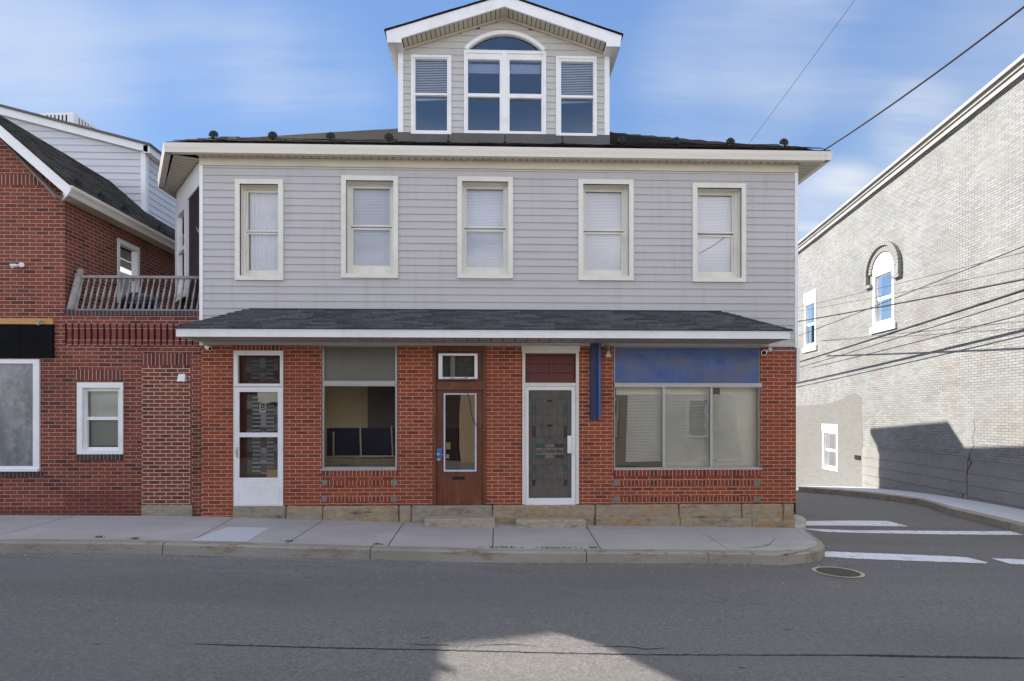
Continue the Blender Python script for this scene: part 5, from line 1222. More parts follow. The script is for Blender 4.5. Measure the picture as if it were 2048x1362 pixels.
mb.build('coping', plain('white_coping', (.36,.355,.335), .7, .08, 3., dirt=(.2,.19,.18), dirt_amt=.5, dirt_scale=2.), RB)
mb = MB()                       # cable stapled under the coping
mb.tube([wl(S0+k*.7, .03, ptop(S0+k*.7)-.33-.01*math.sin(k*1.7)) for k in range(50)], .018, 6); mb.build('parapet_cable', M['rubber'], RB)
# grey repaint patch
pp = [sz(*q) for q in ((1590,812),(1655,808),(1686,797),(1694,790),(1716,788),(1723,797),(1727,905),(1728,983),(1700,982),(1590,975))]
def interp(pl, q):
    pl = sorted(pl)
    for (a, b_), (c_, d) in zip(pl, pl[1:]):
        if q <= c_: return b_ + (d-b_)*(q-a)/max(1e-6, c_-a)
    return pl[-1][1]
ptp, pbt = pp[:7], pp[7:]
q0, q1 = max(min(p[0] for p in ptp), min(p[0] for p in pbt)), min(max(p[0] for p in ptp), max(p[0] for p in pbt))
mb = MB(); cs_ = cuts(q0, q1, [sC0+.03, sC1-.03] + [q0+.15*k for k in range(80)])
for a, b_ in zip(cs_, cs_[1:]):
    m_ = (a+b_)/2; w_ = .03*mnoise.noise(Vector((a*3, 0, 0))); w2_ = .03*mnoise.noise(Vector((b_*3, 0, 0)))
    ta, tb, ba, bb_ = interp(ptp, a)+w_, interp(ptp, b_)+w2_, interp(pbt, a), interp(pbt, b_)
    if sC0+.03 < m_ < sC1-.03:
        mb.poly([wl(a,.004,ba),wl(b_,.004,bb_),wl(b_,.004,zC0),wl(a,.004,zC0)]); mb.poly([wl(a,.004,zC1),wl(b_,.004,zC1),wl(b_,.004,tb),wl(a,.004,ta)])
    else: mb.poly([wl(a,.004,ba),wl(b_,.004,bb_),wl(b_,.004,tb),wl(a,.004,ta)])
mb.build('grey_paint_patch', M['brick_grey'], RB, fix=False)
# plinth of cast concrete
mb = MB(); zp = sz(1830, 908)[1]; sp = sz(1727.5, 950)[0]; sk = sz(1939, 950)[0]
zp2 = sz(2000, 931)[1]
def course(s0, s1, zt, n, o):
    for k in range(n):
        wbox(mb, s0, s1, 0, o + .006*((k*7) % 3), zt-.29*(k+1)+.008, zt-.29*k)
course(sk+.02, sp, zp, 12, .05); course(S0, sk-.012, zp2, 11, .045)
wbox(mb, sk+.02, sp, 0, .03, zp, zp+.07); wbox(mb, S0, sk-.012, 0, .03, zp2, zp2+.06)
mb.build('concrete_plinth', M['plinth'], RB)
mb = MB(); rnd = random.Random(5)
pts = [sz(u, v) for u, v in ((1948,838),(1951,856),(1946,874),(1949,892),(1941,905),(1943,918),(1946,925),(1938,942),(1936,960),(1938,975),(1931,990),(1929,1000))]
mb.tube([wl(s+rnd.uniform(-.02,.02), .012 if i < 5 else .05, z) for i, (s, z) in enumerate(pts)], [.002,.003,.003,.004,.006,.011,.012,.008,.010,.007,.012,.006], 5); mb.build('crack', M['joint'], RB)
# windows
def wwin(s0, s1, z0, z1, casing, parent_name, head=None, sill=True, recess=.1):
    b = MB(); t = casing
    wbox(b, s0, s0+t, -.1, .012, z0, z1); wbox(b, s1-t, s1, -.1, .012, z0, z1); wbox(b, s0+t, s1-t, -.1, .012, z1-t, z1); wbox(b, s0+t, s1-t, -.1, .012, z0, z0+t)
    if sill: wbox(b, s0-.1, s1+.1, -.02, .06, z0-.2, z0)
    if head: wbox(b, s0-.03, s1+.03, -.02, .02, z1+.002, z1+head)
    W = b.build('window', M['white'], RB); zm = (z0+z1)/2
    f = MB()
    for za, zb, o in ((zm, z1-t, -.045), (z0+t, zm, -.07)):
        wbox(f, s0+t, s0+t+.05, o-.03, o, za, zb); wbox(f, s1-t-.05, s1-t, o-.03, o, za, zb); wbox(f, s0+t+.05, s1-t-.05, o-.03, o, za, za+.05); wbox(f, s0+t+.05, s1-t-.05, o-.03, o, zb-.05, zb)
    f.build('sash', M['white'], W)
    for za, zb, o, mt in ((zm+.05, z1-t-.05, -.058, 'glass_alley'), (z0+t+.05, zm-.05, -.083, 'glass_alley')):
        p = MB(); p.poly([wl(s0+t+.05,o,za),wl(s1-t-.05,o,za),wl(s1-t-.05,o,zb),wl(s0+t+.05,o,zb)]); p.build('pane', M[mt], W)
    r = MB(); wbox(r, s0, s1, -.3, -.28, z0, z1); r.build('room_wall', M['dark_room'], W)
    return W
W = wwin(sA0, sA1, zA0, zA1, .12, 'a')
# arched head: panel and brick hood
sc_ = (sA0+sA1)/2; hw_ = (sA1-sA0)/2; rise = zAt - zA1
def arch(rs, rz_, z0, n=22): return [(sc_ - rs*math.cos(math.pi*k/n), z0 + rz_*math.sin(math.pi*k/n)) for k in range(n+1)]
ain = arch(hw_, rise, zA1)
mb = MB()
pts = [wl(s, .02, z) for s, z in ain]; mb.poly(pts); mb.poly([wl(s, -.02, z) for s, z in ain][::-1])
for (a, b_) in zip(ain, ain[1:]): mb.poly([wl(a[0],.02,a[1]),wl(b_[0],.02,b_[1]),wl(b_[0],-.02,b_[1]),wl(a[0],-.02,a[1])])
for k in range(1, 6):
    q = sA0 + (sA1-sA0)*k/6; wbox(mb, q-.005, q+.005, .02, .026, zA1, zA1 + rise*math.sqrt(max(0, 1-((q-sc_)/hw_)**2))-.02)
mb.build('arch_panel', M['white'], W, tri=True)
mb = MB(); aa, bb = arch(hw_+.03, rise+.03, zA1), arch(hw_+.36, rise+.33, zA1, 22)
for k in range(22):
    g = .06; p0, p1, q0, q1 = aa[k], aa[k+1], bb[k], bb[k+1]
    f_ = lambda a, b_, t: (a[0]+(b_[0]-a[0])*t, a[1]+(b_[1]-a[1])*t)
    p0, p1 = f_(p0, p1, g), f_(p0, p1, 1-g); q0, q1 = f_(q0, q1, g), f_(q0, q1, 1-g)
    mid0, mid1 = f_(p0, q0, .62), f_(p1, q1, .62)
    mb.hexa([wl(p0[0],.05,p0[1]),wl(p1[0],.05,p1[1]),wl(p1[0],0,p1[1]),wl(p0[0],0,p0[1]),wl(mid0[0],.05,mid0[1]),wl(mid1[0],.05,mid1[1]),wl(mid1[0],0,mid1[1]),wl(mid0[0],0,mid0[1])])
    mb.hexa([wl(mid0[0],.11,mid0[1]),wl(mid1[0],.11,mid1[1]),wl(mid1[0],0,mid1[1]),wl(mid0[0],0,mid0[1]),wl(q0[0],.11,q0[1]),wl(q1[0],.11,q1[1]),wl(q1[0],0,q1[1]),wl(q0[0],0,q0[1])])
for s in (-1, 1):
    a0, a1 = sc_+s*(hw_+.23), sc_+s*(hw_+.36); wbox(mb, min(a0,a1), max(a0,a1), 0, .11, zA1-.32, zA1)
    a0, a1 = sc_+s*(hw_+.03), sc_+s*(hw_+.36); wbox(mb, min(a0,a1), max(a0,a1), 0, .10, zA1-.42, zA1-.322)
mb.build('arch_hood', M['plinth'], W)
wwin(sB0, sB1, zB0, zB1, .09, 'b', head=.42); wwin(sC0, sC1, zC0, zC1, .10, 'c', head=.24, sill=False)
# small bits on the wall
s, z = sz(1716, 912); mb = MB(); wbox(mb, s-.18, s+.18, .004, .03, z-.12, z+.02); mb.build('dark_vent', M['black'], RB)

# ================================================================== WIRES
def wire(name, p, q, r, label, sag=.1, group='overhead wires', n=24, ext=(0, 0)):
    p, q = Vector(p), Vector(q); d = q-p; p2 = p - d*ext[0]; q2 = q + d*ext[1]
    b = MB(); b.tube([p2.lerp(q2, k/n) + Vector((0,0,-sag*4*(k/n)*(1-k/n))) for k in range(n+1)], r, 6)
    return tag(b.build(name, M['rubber'], smooth=True), label, 'wire', group)
OFF = 1.0
for (a, b_, r, off, lab) in (((1598,670),(2048,487),.011,1.2,'black wire climbing steeply past the arched window, crossing the others'),
                        ((1598,641),(2048,553),.020,1.6,'thick black cable passing over the arched window lower sash'),
                        ((1598,613),(2048,499),.006,1.5,'hair thin wire across the arched window upper sash, highest on the wall'),
                        ((1598,621),(2048,531),.006,1.4,'hair thin wire just above the meeting rail of the arched window'),
                        ((1597,723),(2048,575),.028,.75,'thickest dark cable along the white wall below the arched window'),
                        ((1597,734),(2048,592),.013,.7,'lowest dark cable along the white wall, close under the thickest')):
    wire('overhead_wire', WPT(*a, off), WPT(*b_, off), r, lab, sag=.06, ext=(.25, .6))
def at(u, v, z): 
    d = ray(u, v); return Vector((d[0]*z, d[1]*z, EYE + d[2]*z))
wire('overhead_wire', (EX1-.1, YG+.12, ZG1+.06), at(2044, -4, 6.5), .014, 'twisted black service wire from the right eave corner up across the sky', sag=.12, ext=(0, .6))
wire('overhead_wire', at(1494, 292, 13.0), at(1706, -2, 9.0), .004, 'faint thin wire rising from the roof behind the right snow guard', sag=.05, ext=(.05, .8))

# ================================================================== GROUND
def gridmesh(name, xs, ys, zf, mat):
    b = MB(); idx = {}
    for j, y in enumerate(ys):
        for i, x in enumerate(xs): idx[i, j] = len(b.v); b.v.append((x, y, zf(x, y)))
    for j in range(len(ys)-1):
        for i in range(len(xs)-1): b.f.append([idx[i,j], idx[i+1,j], idx[i+1,j+1], idx[i,j+1]]); b.m.append(0)
    return b.build(name, mat, fix=False, smooth=True)
xs = [-300,-120,-60,-40,-30,-20] + [-14+.5*k for k in range(17)] + [-5.5+.25*k for k in range(78)] + [14.5,16,20,30,60,120,300]
ys = [-300,-120,-60,-30,-15,-8,-4,-2] + [-1+.25*k for k in range(130)] + [32,34,37,40,50,70,120,300]
tag(gridmesh('road', sorted(set(xs)), sorted(set(ys)), lambda x, y: zroad(max(-60,min(60,x)), max(-5, min(45, y))), M['asphalt']), kind='structure')

# pavement slabs
KB = .19                       # kerb top width
yk0 = YK + KB
def zs_(x, y): return zside(x, y)
mb = MB()
jo = [((148,1030),(0,1070)), ((470,1038),(382,1082)), ((649,1042),(577.5,1084)), ((809,1049),(777,1090)), ((987,1054),(985.4,1095)), ((1170,1056),(1200.5,1097))]
jl = [(PX(a[0]), G(b_[0], b_[1], zside)[0]) for a, b_ in jo]
left = [(jl[0][0]-1.55*k, jl[0][1]-1.55*k) for k in range(20, 0, -1)]
tipp = [G(u, v, zside) for u, v in ((1500,1101.5),(1560,1102),(1605,1099),(1629,1094),(1636,1086),(1626,1075),(1605,1058))]
allj = left + jl
def slab(mb, xa0, xb0, xa1, xb1):
    g = .007; n = max(1, int((xb0-xa0)/.5)); m_ = 4
    for i in range(n):
        for j in range(m_):
            def pt(a, c):
                y = yk0 + (D-.0-yk0)*c; xl = xa1+g + (xa0-xa1)*c; xr = xb1-g + (xb0-xb1)*c; x = xl+(xr-xl)*a; return (x, y, zs_(x, y))
            mb.poly([pt(i/n,j/m_),pt((i+1)/n,j/m_),pt((i+1)/n,(j+1)/m_),pt(i/n,(j+1)/m_)])
for (a, b_), (c, d) in zip(allj, allj[1:]): slab(mb, a, c, b_, d)
# end slab reaching round the corner
cs = [(jl[-1][0]+.007, D), (jl[-1][1]+.007, yk0)] + [(q[0], max(q[1], yk0) if q[0] < 4.3 else q[1]) for q in tipp] + [(XR+.06, D)]
N = 14
low = [cs[1]] + cs[2:]           # from kerb line round to the corner
def alongp(pl, t):
    ls = [math.dist(a, b_) for a, b_ in zip(pl, pl[1:])]; tot = sum(ls); q = t*tot
    for (a, b_), l in zip(zip(pl, pl[1:]), ls):
        if q <= l: return (a[0]+(b_[0]-a[0])*q/l, a[1]+(b_[1]-a[1])*q/l)
        q -= l
    return pl[-1]
NP = 40
for i in range(NP):
    t0, t1 = i/NP, (i+1)/NP
    l0, l1 = alongp(low, t0), alongp(low, t1); u0 = (cs[0][0]+(XR+.06-cs[0][0])*t0, D); u1 = (cs[0][0]+(XR+.06-cs[0][0])*t1, D)
    for j in range(5):
        f = lambda p, q, s: (p[0]+(q[0]-p[0])*s, p[1]+(q[1]-p[1])*s)
        qs = [f(l0,u0,j/5), f(l1,u1,j/5), f(l1,u1,(j+1)/5), f(l0,u0,(j+1)/5)]
        mb.poly([(x, y, zs_(x, y)) for x, y in qs])
tag(mb.build('pavement', M['concrete'], fix=False), kind='structure')
mb = MB(); k_ = 60
for i in range(k_):
    xa, xb = -40+(44.0)*i/k_, -40+44.0*(i+1)/k_
    mb.poly([(xa,YK+.05,zs_(xa,YK)-.03),(xb,YK+.05,zs_(xb,YK)-.03),(xb,D+.05,zs_(xb,D)-.03),(xa,D+.05,zs_(xa,D)-.03)])
tag(mb.build('pavement_bed', M['joint'], fix=False), kind='structure')
# cracks / pour lines in the corner slab
def ground_line(mb, pix, w, zf, lift=.004, jit=.0, seed=1):
    rnd = random.Random(seed); pts = []
    for (a, b_) in zip(pix, pix[1:]):
        n = max(2, int(math.dist(a, b_)/6))
        for k in range(n): pts.append((a[0]+(b_[0]-a[0])*k/n, a[1]+(b_[1]-a[1])*k/n))
    pts.append(pix[-1]); W = [Vector(G(u, v, zf)) for u, v in pts]
    W = [p + Vector((rnd.uniform(-jit,jit), rnd.uniform(-jit,jit), 0)) for p in W]
    L_, R_ = [], []
    for i, p in enumerate(W):
        t = (W[min(i+1,len(W)-1)]-W[max(i-1,0)]); t.z = 0; t.normalize(); n = Vector((-t.y, t.x, 0))*w*.5*(1+rnd.uniform(-.45,.45))*min(1, .08+i/8, .08+(len(W)-1-i)/8)
        for lst, s in ((L_, 1), (R_, -1)):
            q = p+n*s; lst.append((q.x, q.y, zf(q.x, q.y)+lift))
    for i in range(len(W)-1): mb.poly([R_[i], R_[i+1], L_[i+1], L_[i]])
mb = MB()
ground_line(mb, [(1388,1054),(1470,1108)], .008, zside); ground_line(mb, [(1546,1073),(1549,1080),(1540,1088),(1522,1094),(1485,1096)], .02, zside, jit=.01); ground_line(mb, [(1485,1093),(1512,1112),(1535,1112)], .015, zside, jit=.008)
ground_line(mb, [(1558,1086),(1590,1106)], .007, zside); ground_line(mb, [(1546,1073),(1620,1080)], .007, zside); ground_line(mb, [(1592,1060),(1632,1084)], .014, zside, jit=.006)
ground_line(mb, [(1530,1113),(1580,1108),(1612,1102),(1628,1092)], .018, zside, jit=.01)
tag(mb.build('pavement_crack', M['joint'], fix=False), kind='structure')
mb = MB(); c = [G(*q, zside) for q in ((379,1082),(492,1084),(540,1056),(457,1054))]
n = 6
for i in range(n):
    for j in range(4):
        def pt(a, b_):
            p = Vector(c[0]).lerp(Vector(c[1]), a); q = Vector(c[3]).lerp(Vector(c[2]), a); r = p.lerp(q, b_); return (r.x, r.y, zside(r.x, r.y)+.004)
        mb.poly([pt(i/n,j/4),pt((i+1)/n,j/4),pt((i+1)/n,(j+1)/4),pt(i/n,(j+1)/4)])
tag(mb.build('pavement_patch', M['concrete_new'], fix=False), kind='structure')
# kerb
outer = [(-40+k*2.4, YK) for k in range(18)]
outer = [(x, y) for x, y in outer if x < 3.3]
kt = [G(u, v, zside) for u, v in ((1500,1107),(1560,1110),(1612,1105.5),(1640,1099.5),(1650,1092),(1645,1084),(1628,1072),(1608,1058))]
outer_pl = [(-40, YK), (kt[0][0]-.6, YK)] + [(p[0], p[1]) for p in kt]
inner_pl = [(-40, yk0), (kt[0][0]-.6, yk0)] + [(cs[2+i][0], cs[2+i][1]) for i in range(len(tipp))]
while len(inner_pl) < len(outer_pl): inner_pl.append((XR+.05, D-.05))
mb = MB()
kj = [G(295,1100,zside)[0], G(740,1098,zside)[0], G(1172,1103,zside)[0]]
stops = [-40] + [kj[0]-3.2*k for k in range(9, 0, -1)] + kj + [kt[0][0]-.6]
def kerbseg(x0, x1):
    n = max(2, int((x1-x0)/.4))
    for i in range(n):
        a, b_ = x0+(x1-x0)*i/n, x0+(x1-x0)*(i+1)/n
        w = lambda x: .008*mnoise.noise(Vector((x*2.2, 0, 3)))
        za, zb = zs_(a,YK), zs_(b_,YK); ra, rb = zroad(a,YK-.01)-.05, zroad(b_,YK-.01)-.05
        mb.poly([(a,YK-.02+w(a),ra),(b_,YK-.02+w(b_),rb),(b_,YK+w(b_),zb-.02),(a,YK+w(a),za-.02)])
        mb.poly([(a,YK+w(a),za-.02),(b_,YK+w(b_),zb-.02),(b_,YK+.025,zb+.002),(a,YK+.025,za+.002)])
        mb.poly([(a,YK+.025,za+.002),(b_,YK+.025,zb+.002),(b_,yk0-.006,zs_(b_,yk0)+.002),(a,yk0-.006,zs_(a,yk0)+.002)])
    for x in (x0, x1): mb.poly([(x,YK-.02,zroad(x,YK-.01)-.05),(x,yk0-.01,zroad(x,YK)-.05),(x,yk0-.01,zs_(x,yk0)),(x,YK,zs_(x,YK)-.02)])
for a, b_ in zip(stops, stops[1:]): kerbseg(a+.006, b_-.006)
NK = 36
opl, ipl = outer_pl[1:], inner_pl[1:]
prev = None
for i in range(NK+1):
    t = i/NK; o = alongp(opl, t); n_ = alongp(ipl, t)
    zo = zs_(*o); cur = [(o[0], o[1]-.015 if o[1] < 9 else o[1], zroad(*o)-.06), (o[0], o[1], zo-.015), (o[0]+(n_[0]-o[0])*.12, o[1]+(n_[1]-o[1])*.12, zo+.002), (n_[0], n_[1], zs_(*n_)+.002)]
    if prev:
        for a in range(3): mb.poly([prev[a], cur[a], cur[a+1], prev[a+1]])
    prev = cur
tag(mb.build('kerb', M['kerb'], fix=False), kind='structure')

# right hand pavement along the painted wall
ck = [G(u, v, zside) for u, v in ((2048,1052.5),(1960,1031),(1905.5,1019),(1846,1000),(1790,992),(1724,984.6),(1660,979),(1597,974.5))]
ck = [(ck[0][0]+ (ck[0][0]-ck[1][0])*2, ck[0][1]-2.2, 0)] + ck
wk = [WPT(u, 828) for u in (2048,1960,1905,1846,1790,1724,1660,1597)]; wk = [Vector(wl(-2.2, 0, 0))] + wk
mb = MB(); kb = MB()
for i in range(len(ck)-1):
    for j in range(4):
        f = lambda t, s: (lambda a, b_: (a[0]+(b_[0]-a[0])*s, a[1]+(b_[1]-a[1])*s))((ck[i][0]+(ck[i+1][0]-ck[i][0])*t, ck[i][1]+(ck[i+1][1]-ck[i][1])*t), (wk[i][0]+(wk[i+1][0]-wk[i][0])*t, wk[i][1]+(wk[i+1][1]-wk[i][1])*t))
        for k in range(4):
            qs = [f(k/4,j/4), f((k+1)/4,j/4), f((k+1)/4,(j+1)/4), f(k/4,(j+1)/4)]
            mb.poly([(x,y,zside(x,y)) for x, y in qs])
            if j == 0:
                a, b_ = qs[0], qs[1]; kb.poly([(a[0],a[1],zroad(*a)-.1),(b_[0],b_[1],zroad(*b_)-.1),(b_[0],b_[1],zside(*b_)+.002),(a[0],a[1],zside(*a)+.002)])
                c_, d_ = f((k+1)/4, .18), f(k/4, .18); kb.poly([(a[0],a[1],zside(*a)+.003),(b_[0],b_[1],zside(*b_)+.003),(c_[0],c_[1],zside(*c_)+.003),(d_[0],d_[1],zside(*d_)+.003)])
o = mb.build('pavement', M['concrete_new'], fix=False); tag(o, kind='structure'); tag(kb.build('kerb', M['kerb'], fix=False), kind='structure')

# painted markings
def band(pix_top, pix_bot, name='road_marking', n=60, jit=.012, seed=3):
    rnd = random.Random(seed); b = MB(); rows = []
    for i in range(n+1):
        t = i/n; a = alongp(pix_top, t); c = alongp(pix_bot, t)
        p, q = Vector(G(*a)), Vector(G(*c)); p += Vector((0, rnd.uniform(-jit,jit), 0)); q += Vector((0, rnd.uniform(-jit,jit), 0))
        rows.append([(lambda r: (r.x, r.y, zroad(r.x, r.y)+.005))(q.lerp(p, s/3)) for s in range(4)])
    for r0, r1 in zip(rows, rows[1:]):
        for s in range(3): b.poly([r0[s], r1[s], r1[s+1], r0[s+1]])
    return tag(b.build(name, M['marking'], fix=False), kind='structure')
band([(1605,1057.2),(1700,1061),(1860,1062),(1984,1063),(2048,1062),(2330,1058)], [(1607,1058.5),(1655,1064.5),(1760,1067),(1880,1069),(2048,1070.5),(2330,1073)], n=90, seed=1)
band([(1654,1103.3),(1800,1109),(1931,1114.5),(1976,1125.5)], [(1634,1113.5),(1750,1119.5),(1880,1124),(1974,1127.2)], seed=2)
band([(1982,1117),(2048,1119.5),(2320,1129)], [(2022,1128.6),(2048,1129.4),(2320,1141)], n=50, seed=3)
band([(1606,1042.5),(1700,1041.5),(1775,1042),(1815,1052.5)], [(1606,1051.5),(1690,1051.5),(1760,1052.5),(1815,1053.2)], seed=4)
mb = MB(); ground_line(mb, [(380,1288),(640,1296),(860,1300),(1100,1306),(1300,1310),(1700,1311),(2060,1318)], .016, zroad, .004, .006); ground_line(mb, [(1690,1310.5),(2060,1317)], .035, zroad, .0045, .006, 9)
for k, q in enumerate(([(800,1288),(850,1290),(905,1291),(940,1294)], [(925,1302),(940,1295),(970,1290),(1030,1289),(1080,1293)], [(1150,1290),(1210,1293),(1270,1295),(1290,1299),(1345,1296),(1360,1295)])): ground_line(mb, q, .010, zroad, .005, .006, 20+k)
tag(mb.build('road_crack', M['joint'], fix=False), kind='structure')
# manhole
c = Vector(G(1676, 1145)); MH = thing('manhole_cover', (c.x, c.y, c.z), 'round cast iron manhole cover with studded top and worn pale rim', 'manhole cover')
def disc(b, r0, r1, z, n=48, m=0):
    for k in range(n):
        a, e = 2*math.pi*k/n, 2*math.pi*(k+1)/n
        f = lambda r, w: (c.x+r*math.cos(w), c.y+r*math.sin(w), zroad(c.x+r*math.cos(w), c.y+r*math.sin(w))+z)
        if r0 > 0: b.poly([f(r0,a), f(r1,a), f(r1,e), f(r0,e)], m)
        else: b.poly([f(r1,a), f(r1,e), f(0,0)], m)
b = MB(); disc(b, .272, .288, .010); disc(b, .294, .315, .008); b.build('rim', M['iron_ring'], MH, fix=False)
b = MB(); disc(b, 0, .27, .006); disc(b, .265, .32, .005)
for i in range(-9, 10):
    for j in range(-9, 10):
        x, y = c.x+i*.029, c.y+j*.029
        if math.hypot(x-c.x, y-c.y) < .25 and (i+j) % 2 == 0: z = zroad(x, y); b.box(x-.011, x+.011, y-.011, y+.011, z, z+.013)
b.build('lid', M['iron'], MH)
b = MB(); rnd = random.Random(12)
for k in range(420):
    x = rnd.uniform(-9, 6.5); y = YK - .03 - abs(rnd.gauss(0, .10)); r_ = rnd.uniform(.003, .011)
    if rnd.random() < .25: x, y = rnd.uniform(-9, 5), rnd.uniform(YK-1.2, YK-.05)
    z = zroad(x, y); b.hexa([(x-r_,y-r_,z),(x+r_,y-r_*.7,z),(x+r_*.8,y+r_,z),(x-r_*.9,y+r_*.8,z),(x-r_*.5,y-r_*.5,z+r_),(x+r_*.5,y-r_*.4,z+r_*.9),(x+r_*.4,y+r_*.5,z+r_),(x-r_*.4,y+r_*.4,z+r_*.8)], k % 3)
tag(b.build('gravel', [plain('pale_grit', (.42,.40,.36), .9, .2, 20.), plain('grey_grit', (.2,.195,.185), .9, .2, 20.), plain('brown_grit', (.14,.105,.075), .9, .2, 20.)]), kind='stuff')
# weeds in the joint behind the kerb
for k, (u, v, lab) in enumerate(((198,1075,'largest green weed in the pavement joint at far left'), (268,1078,'flat weed beside the kerb joint left of centre'), (578,1083,'weed at the bottom of the joint beyond the pale patch'), (755,1089,'weed in the kerb joint below the shop window'), (1003,1095.5,'grass strip in the kerb joint below the brown door'), (1110,1096.5,'grass strip in the kerb joint below the screen door'), (1187,1096,'green tuft where the wide joint meets the kerb'))):
    p = G(u, v, zside); rnd = random.Random(k); b = MB(); w = .35 if k in (4, 5) else .08
    for i in range(70 if w > .2 else 36):
        x = p[0]+rnd.gauss(0, w*.45); y = p[1]+rnd.gauss(0, .012); z = zside(x, y); h = rnd.uniform(.006,.03); a = rnd.uniform(0, 6.28); dx, dy = math.cos(a)*.02, math.sin(a)*.02
        b.poly([(x-.005,y,z),(x+.005,y,z),(x+dx+.002,y+dy,z+h),(x+dx-.002,y+dy,z+h)])
    tag(b.build('weed_tuft', M['weed'], fix=False), lab, 'weed', 'weeds in the pavement joints')

# ================================================================== HOUSES ACROSS THE STREET (seen mirrored in the shop windows)
def house(name, x0, x1, yf, yb, h, mat, label, wins, brick=False, gable=False):
    T = thing(name, ((x0+x1)/2, yf, base((x0+x1)/2)), label, 'building'); b = MB()
    b.box(x0, x1, yb, yf, -.6, h)
    if gable: b.poly([(x0,yf,h),(x1,yf,h),((x0+x1)/2,yf,h+1.8)]) 
    b.build('wall', mat, T)
    b = MB(); b.box(x0-.15, x1+.15, yb-.1, yf+.2, h+.005, h+.2); b.build('roof', M['flash'], T)
    for (wx_, wz_, ww, hh_) in wins:
        f = MB(); f.ring(wx_, wx_+ww, wz_, wz_+hh_, .1, yf+.002, yf+.06); W = f.build('window', M['white'], T)
        p = MB(); p.box(wx_+.1, wx_+ww-.1, yf+.004, yf+.02, wz_+.1, wz_+hh_-.1); p.build('pane', M['dark_room'], W)
house('cream_house', 2.2, 12, -3.6, -12, 6.2, M['cream_house'], 'cream sided house across the street, mirrored in the wide shop window', [(4.2,.9,.9,1.6),(8,.9,.9,1.6),(4.2,3.9,.9,1.5),(8,3.9,.9,1.5)])
house('tan_brick_house', -1.5, -.3, -4.4, -14, 5.6, M['brick_tan'], 'tan brick house across the street, mirrored in the brown door glass', [])
house('dark_brick_house', -13, -1.6, -5.2, -14, 5.2, M['shingle_wall'], 'dark shingled house across the street at left', [])
b = MB(); b.box(-40, 40, -3.4, 1.35, -.35, -.05); tag(b.build('pavement', M['concrete']), kind='structure') if False else None

# ================================================================== LIGHT, SKY, CAMERA
SD_ = Vector((1, -.83, -.885)).normalized()
el = math.asin(-SD_.z); azim = math.atan2(-SD_.x, -SD_.y)       # sun direction, clockwise from +Y
sun = bpy.data.lights.new('sun', 'SUN'); sun.energy = 3.9; sun.angle = R(.53); sun.color = (1, .94, .85)
so = bpy.data.objects.new('sun', sun); COL.objects.link(so); so.rotation_euler = SD_.to_track_quat('-Z', 'Y').to_euler(); so.location = (-20, 20, 25)
W = bpy.data.worlds.new('World'); S.world = W; W.use_nodes = True; nt = W.node_tree; nt.nodes.clear()
out = nd(nt, 'ShaderNodeOutputWorld'); bg = nd(nt, 'ShaderNodeBackground'); sky = nd(nt, 'ShaderNodeTexSky'); sky.sky_type = 'NISHITA'; sky.sun_disc = False
sky.sun_elevation = el; sky.sun_rotation = azim; sky.air_density = 1.0; sky.dust_density = .08; sky.ozone_density = 5.0; sky.altitude = 100
bg.inputs['Strength'].default_value = .12
# thin cirrus, laid out by direction on a flat layer overhead
tc = nd(nt, 'ShaderNodeTexCoord'); sp_ = nd(nt, 'ShaderNodeSeparateXYZ'); L(nt, tc.outputs['Generated'], sp_.inputs[0])
zz = mul(nt, sp_.outputs['Z'], .12, 'ADD'); zz = mul(nt, zz, .05, 'MAXIMUM')
cx_ = mul(nt, sp_.outputs['X'], zz, 'DIVIDE'); cy_ = mul(nt, sp_.outputs['Y'], zz, 'DIVIDE')
cb = nd(nt, 'ShaderNodeCombineXYZ'); L(nt, cx_, cb.inputs[0]); L(nt, cy_, cb.inputs[1])
def cloud(scale, stretch, rot, lo, hi, seed, detail=8):
    mp = nd(nt, 'ShaderNodeMapping'); mp.inputs['Rotation'].default_value = (0,0,rot); mp.inputs['Scale'].default_value = (stretch,1,1); mp.inputs['Location'].default_value = (seed, seed*.7, 0)
    L(nt, cb.outputs[0], mp.inputs['Vector']); return noise_fac(nt, mp.outputs[0], scale, detail, .55, lo, hi)
st1 = cloud(1.5, .20, R(-38), .40, .72, 3.3, 10); st2 = cloud(3.2, .16, R(24), .42, .74, 8.1, 10); st3 = cloud(6., .30, R(-30), .35, .75, 1.7, 8)
tex = mul(nt, mul(nt, mul(nt, st1, .6), mul(nt, st2, .5), 'ADD'), mul(nt, mul(nt, st3, .6), .55, 'ADD'))
cm = mul(nt, tex, .13)
nv = nd(nt, 'ShaderNodeVectorMath', operation='NORMALIZE'); L(nt, tc.outputs['Generated'], nv.inputs[0])
def blob(u, v, size, amt, soft=.35):
    d = Vector(ray(u, v)).normalized(); dp = nd(nt, 'ShaderNodeVectorMath', operation='DOT_PRODUCT'); L(nt, nv.outputs[0], dp.inputs[0]); dp.inputs[1].default_value = d
    mr = nd(nt, 'ShaderNodeMapRange', interpolation_type='SMOOTHSTEP'); mr.inputs['From Min'].default_value = math.cos(R(size)); mr.inputs['From Max'].default_value = math.cos(R(size*.12)); L(nt, dp.outputs['Value'], mr.inputs['Value'])
    return mul(nt, mul(nt, mr.outputs['Result'], amt), mul(nt, tex, soft, 'ADD'))
for q in ((20,100,9.5,.50,.35), (1650,430,5,1.0,.4), (1830,240,3.5,.7,.1), (1480,130,10,.6,.08), (1960,250,11,.6,.22), (620,180,8,.62,.0), (440,100,8,.5,.0), (60,330,11,.25,.2), (1620,90,8,.4,.0)):
    cm = mul(nt, cm, blob(*q), 'ADD')
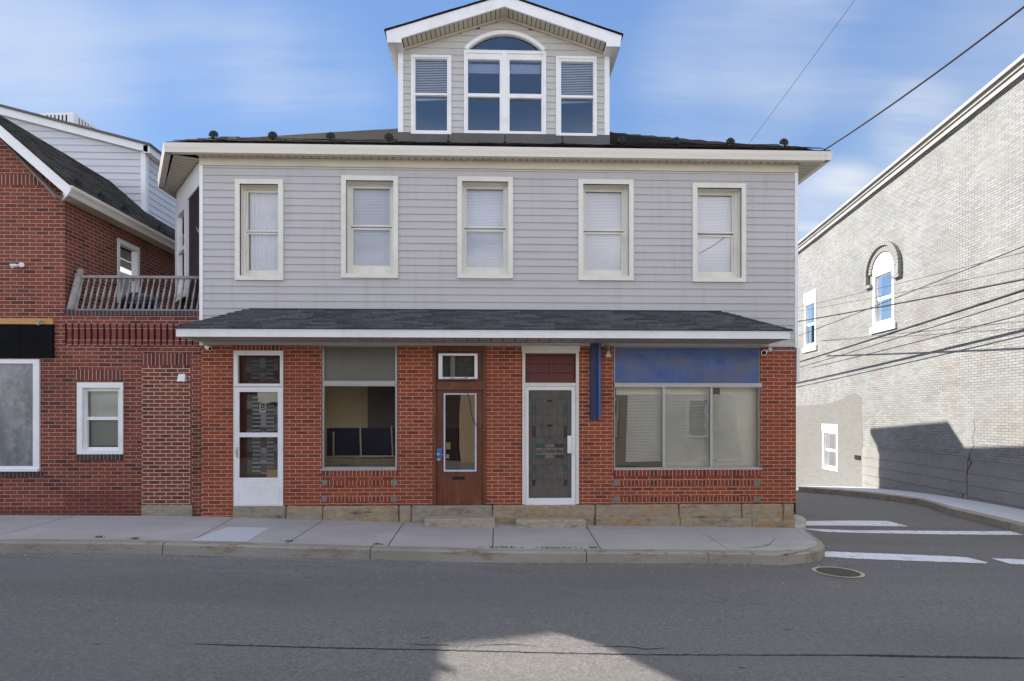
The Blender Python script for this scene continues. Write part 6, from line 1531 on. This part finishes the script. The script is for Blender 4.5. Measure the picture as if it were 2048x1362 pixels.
bk = nd(nt, 'ShaderNodeMapRange', interpolation_type='SMOOTHSTEP'); bk.inputs['From Min'].default_value = .15; bk.inputs['From Max'].default_value = -.5; L(nt, sp_.outputs['Y'], bk.inputs['Value'])
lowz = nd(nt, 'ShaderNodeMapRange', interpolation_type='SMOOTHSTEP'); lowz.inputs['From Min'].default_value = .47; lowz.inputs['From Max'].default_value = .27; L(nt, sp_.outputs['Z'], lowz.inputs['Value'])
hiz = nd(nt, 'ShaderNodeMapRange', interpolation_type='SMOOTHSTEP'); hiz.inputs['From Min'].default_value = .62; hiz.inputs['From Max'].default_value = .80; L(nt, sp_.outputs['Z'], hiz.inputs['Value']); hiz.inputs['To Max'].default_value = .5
bkm = mul(nt, mul(nt, mul(nt, bk.outputs['Result'], lowz.outputs['Result']), hiz.outputs['Result'], 'MAXIMUM'), mul(nt, cloud(.8, .7, R(10), .26, .56, 5.7), .85))   # unseen cloud behind the camera and overhead, added to brighten the shaded fronts
cm = mul(nt, cm, .88, 'MINIMUM')
sc_s = nd(nt, 'ShaderNodeSeparateColor'); L(nt, sky.outputs['Color'], sc_s.inputs[0])
soft = mul(nt, mul(nt, mul(nt, sc_s.outputs[2], .01, 'MAXIMUM'), -.66, 'POWER'), 1.50)       # softer glow round the sun than a clear standard sky
skc = nd(nt, 'ShaderNodeVectorMath', operation='SCALE'); L(nt, sky.outputs['Color'], skc.inputs[0]); L(nt, soft, skc.inputs['Scale'])
colr = mixc(nt, cm, skc.outputs[0], (2.6, 2.75, 3.0))
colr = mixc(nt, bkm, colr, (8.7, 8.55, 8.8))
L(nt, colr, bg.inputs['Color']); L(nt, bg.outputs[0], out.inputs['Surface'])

cam = bpy.data.cameras.new('camera'); co = bpy.data.objects.new('camera', cam); COL.objects.link(co); S.camera = co
co.location = (0, 0, EYE); co.rotation_euler = (R(90), 0, -YAW)
cam.sensor_width = 36; cam.lens = 36*F/2048; cam.shift_x = 0; cam.shift_y = (CV - 681)/2048; cam.clip_start = .05; cam.clip_end = 2000
S.render.engine = 'CYCLES'; S.render.resolution_x = 1024; S.render.resolution_y = 681
vs = S.view_settings; vs.view_transform = 'Standard'; vs.look = 'None'; vs.gamma = 1; vs.use_curve_mapping = False; vs.exposure = 1.4
S.cycles.max_bounces = 8; S.cycles.transparent_max_bounces = 12; S.cycles.use_denoising = True
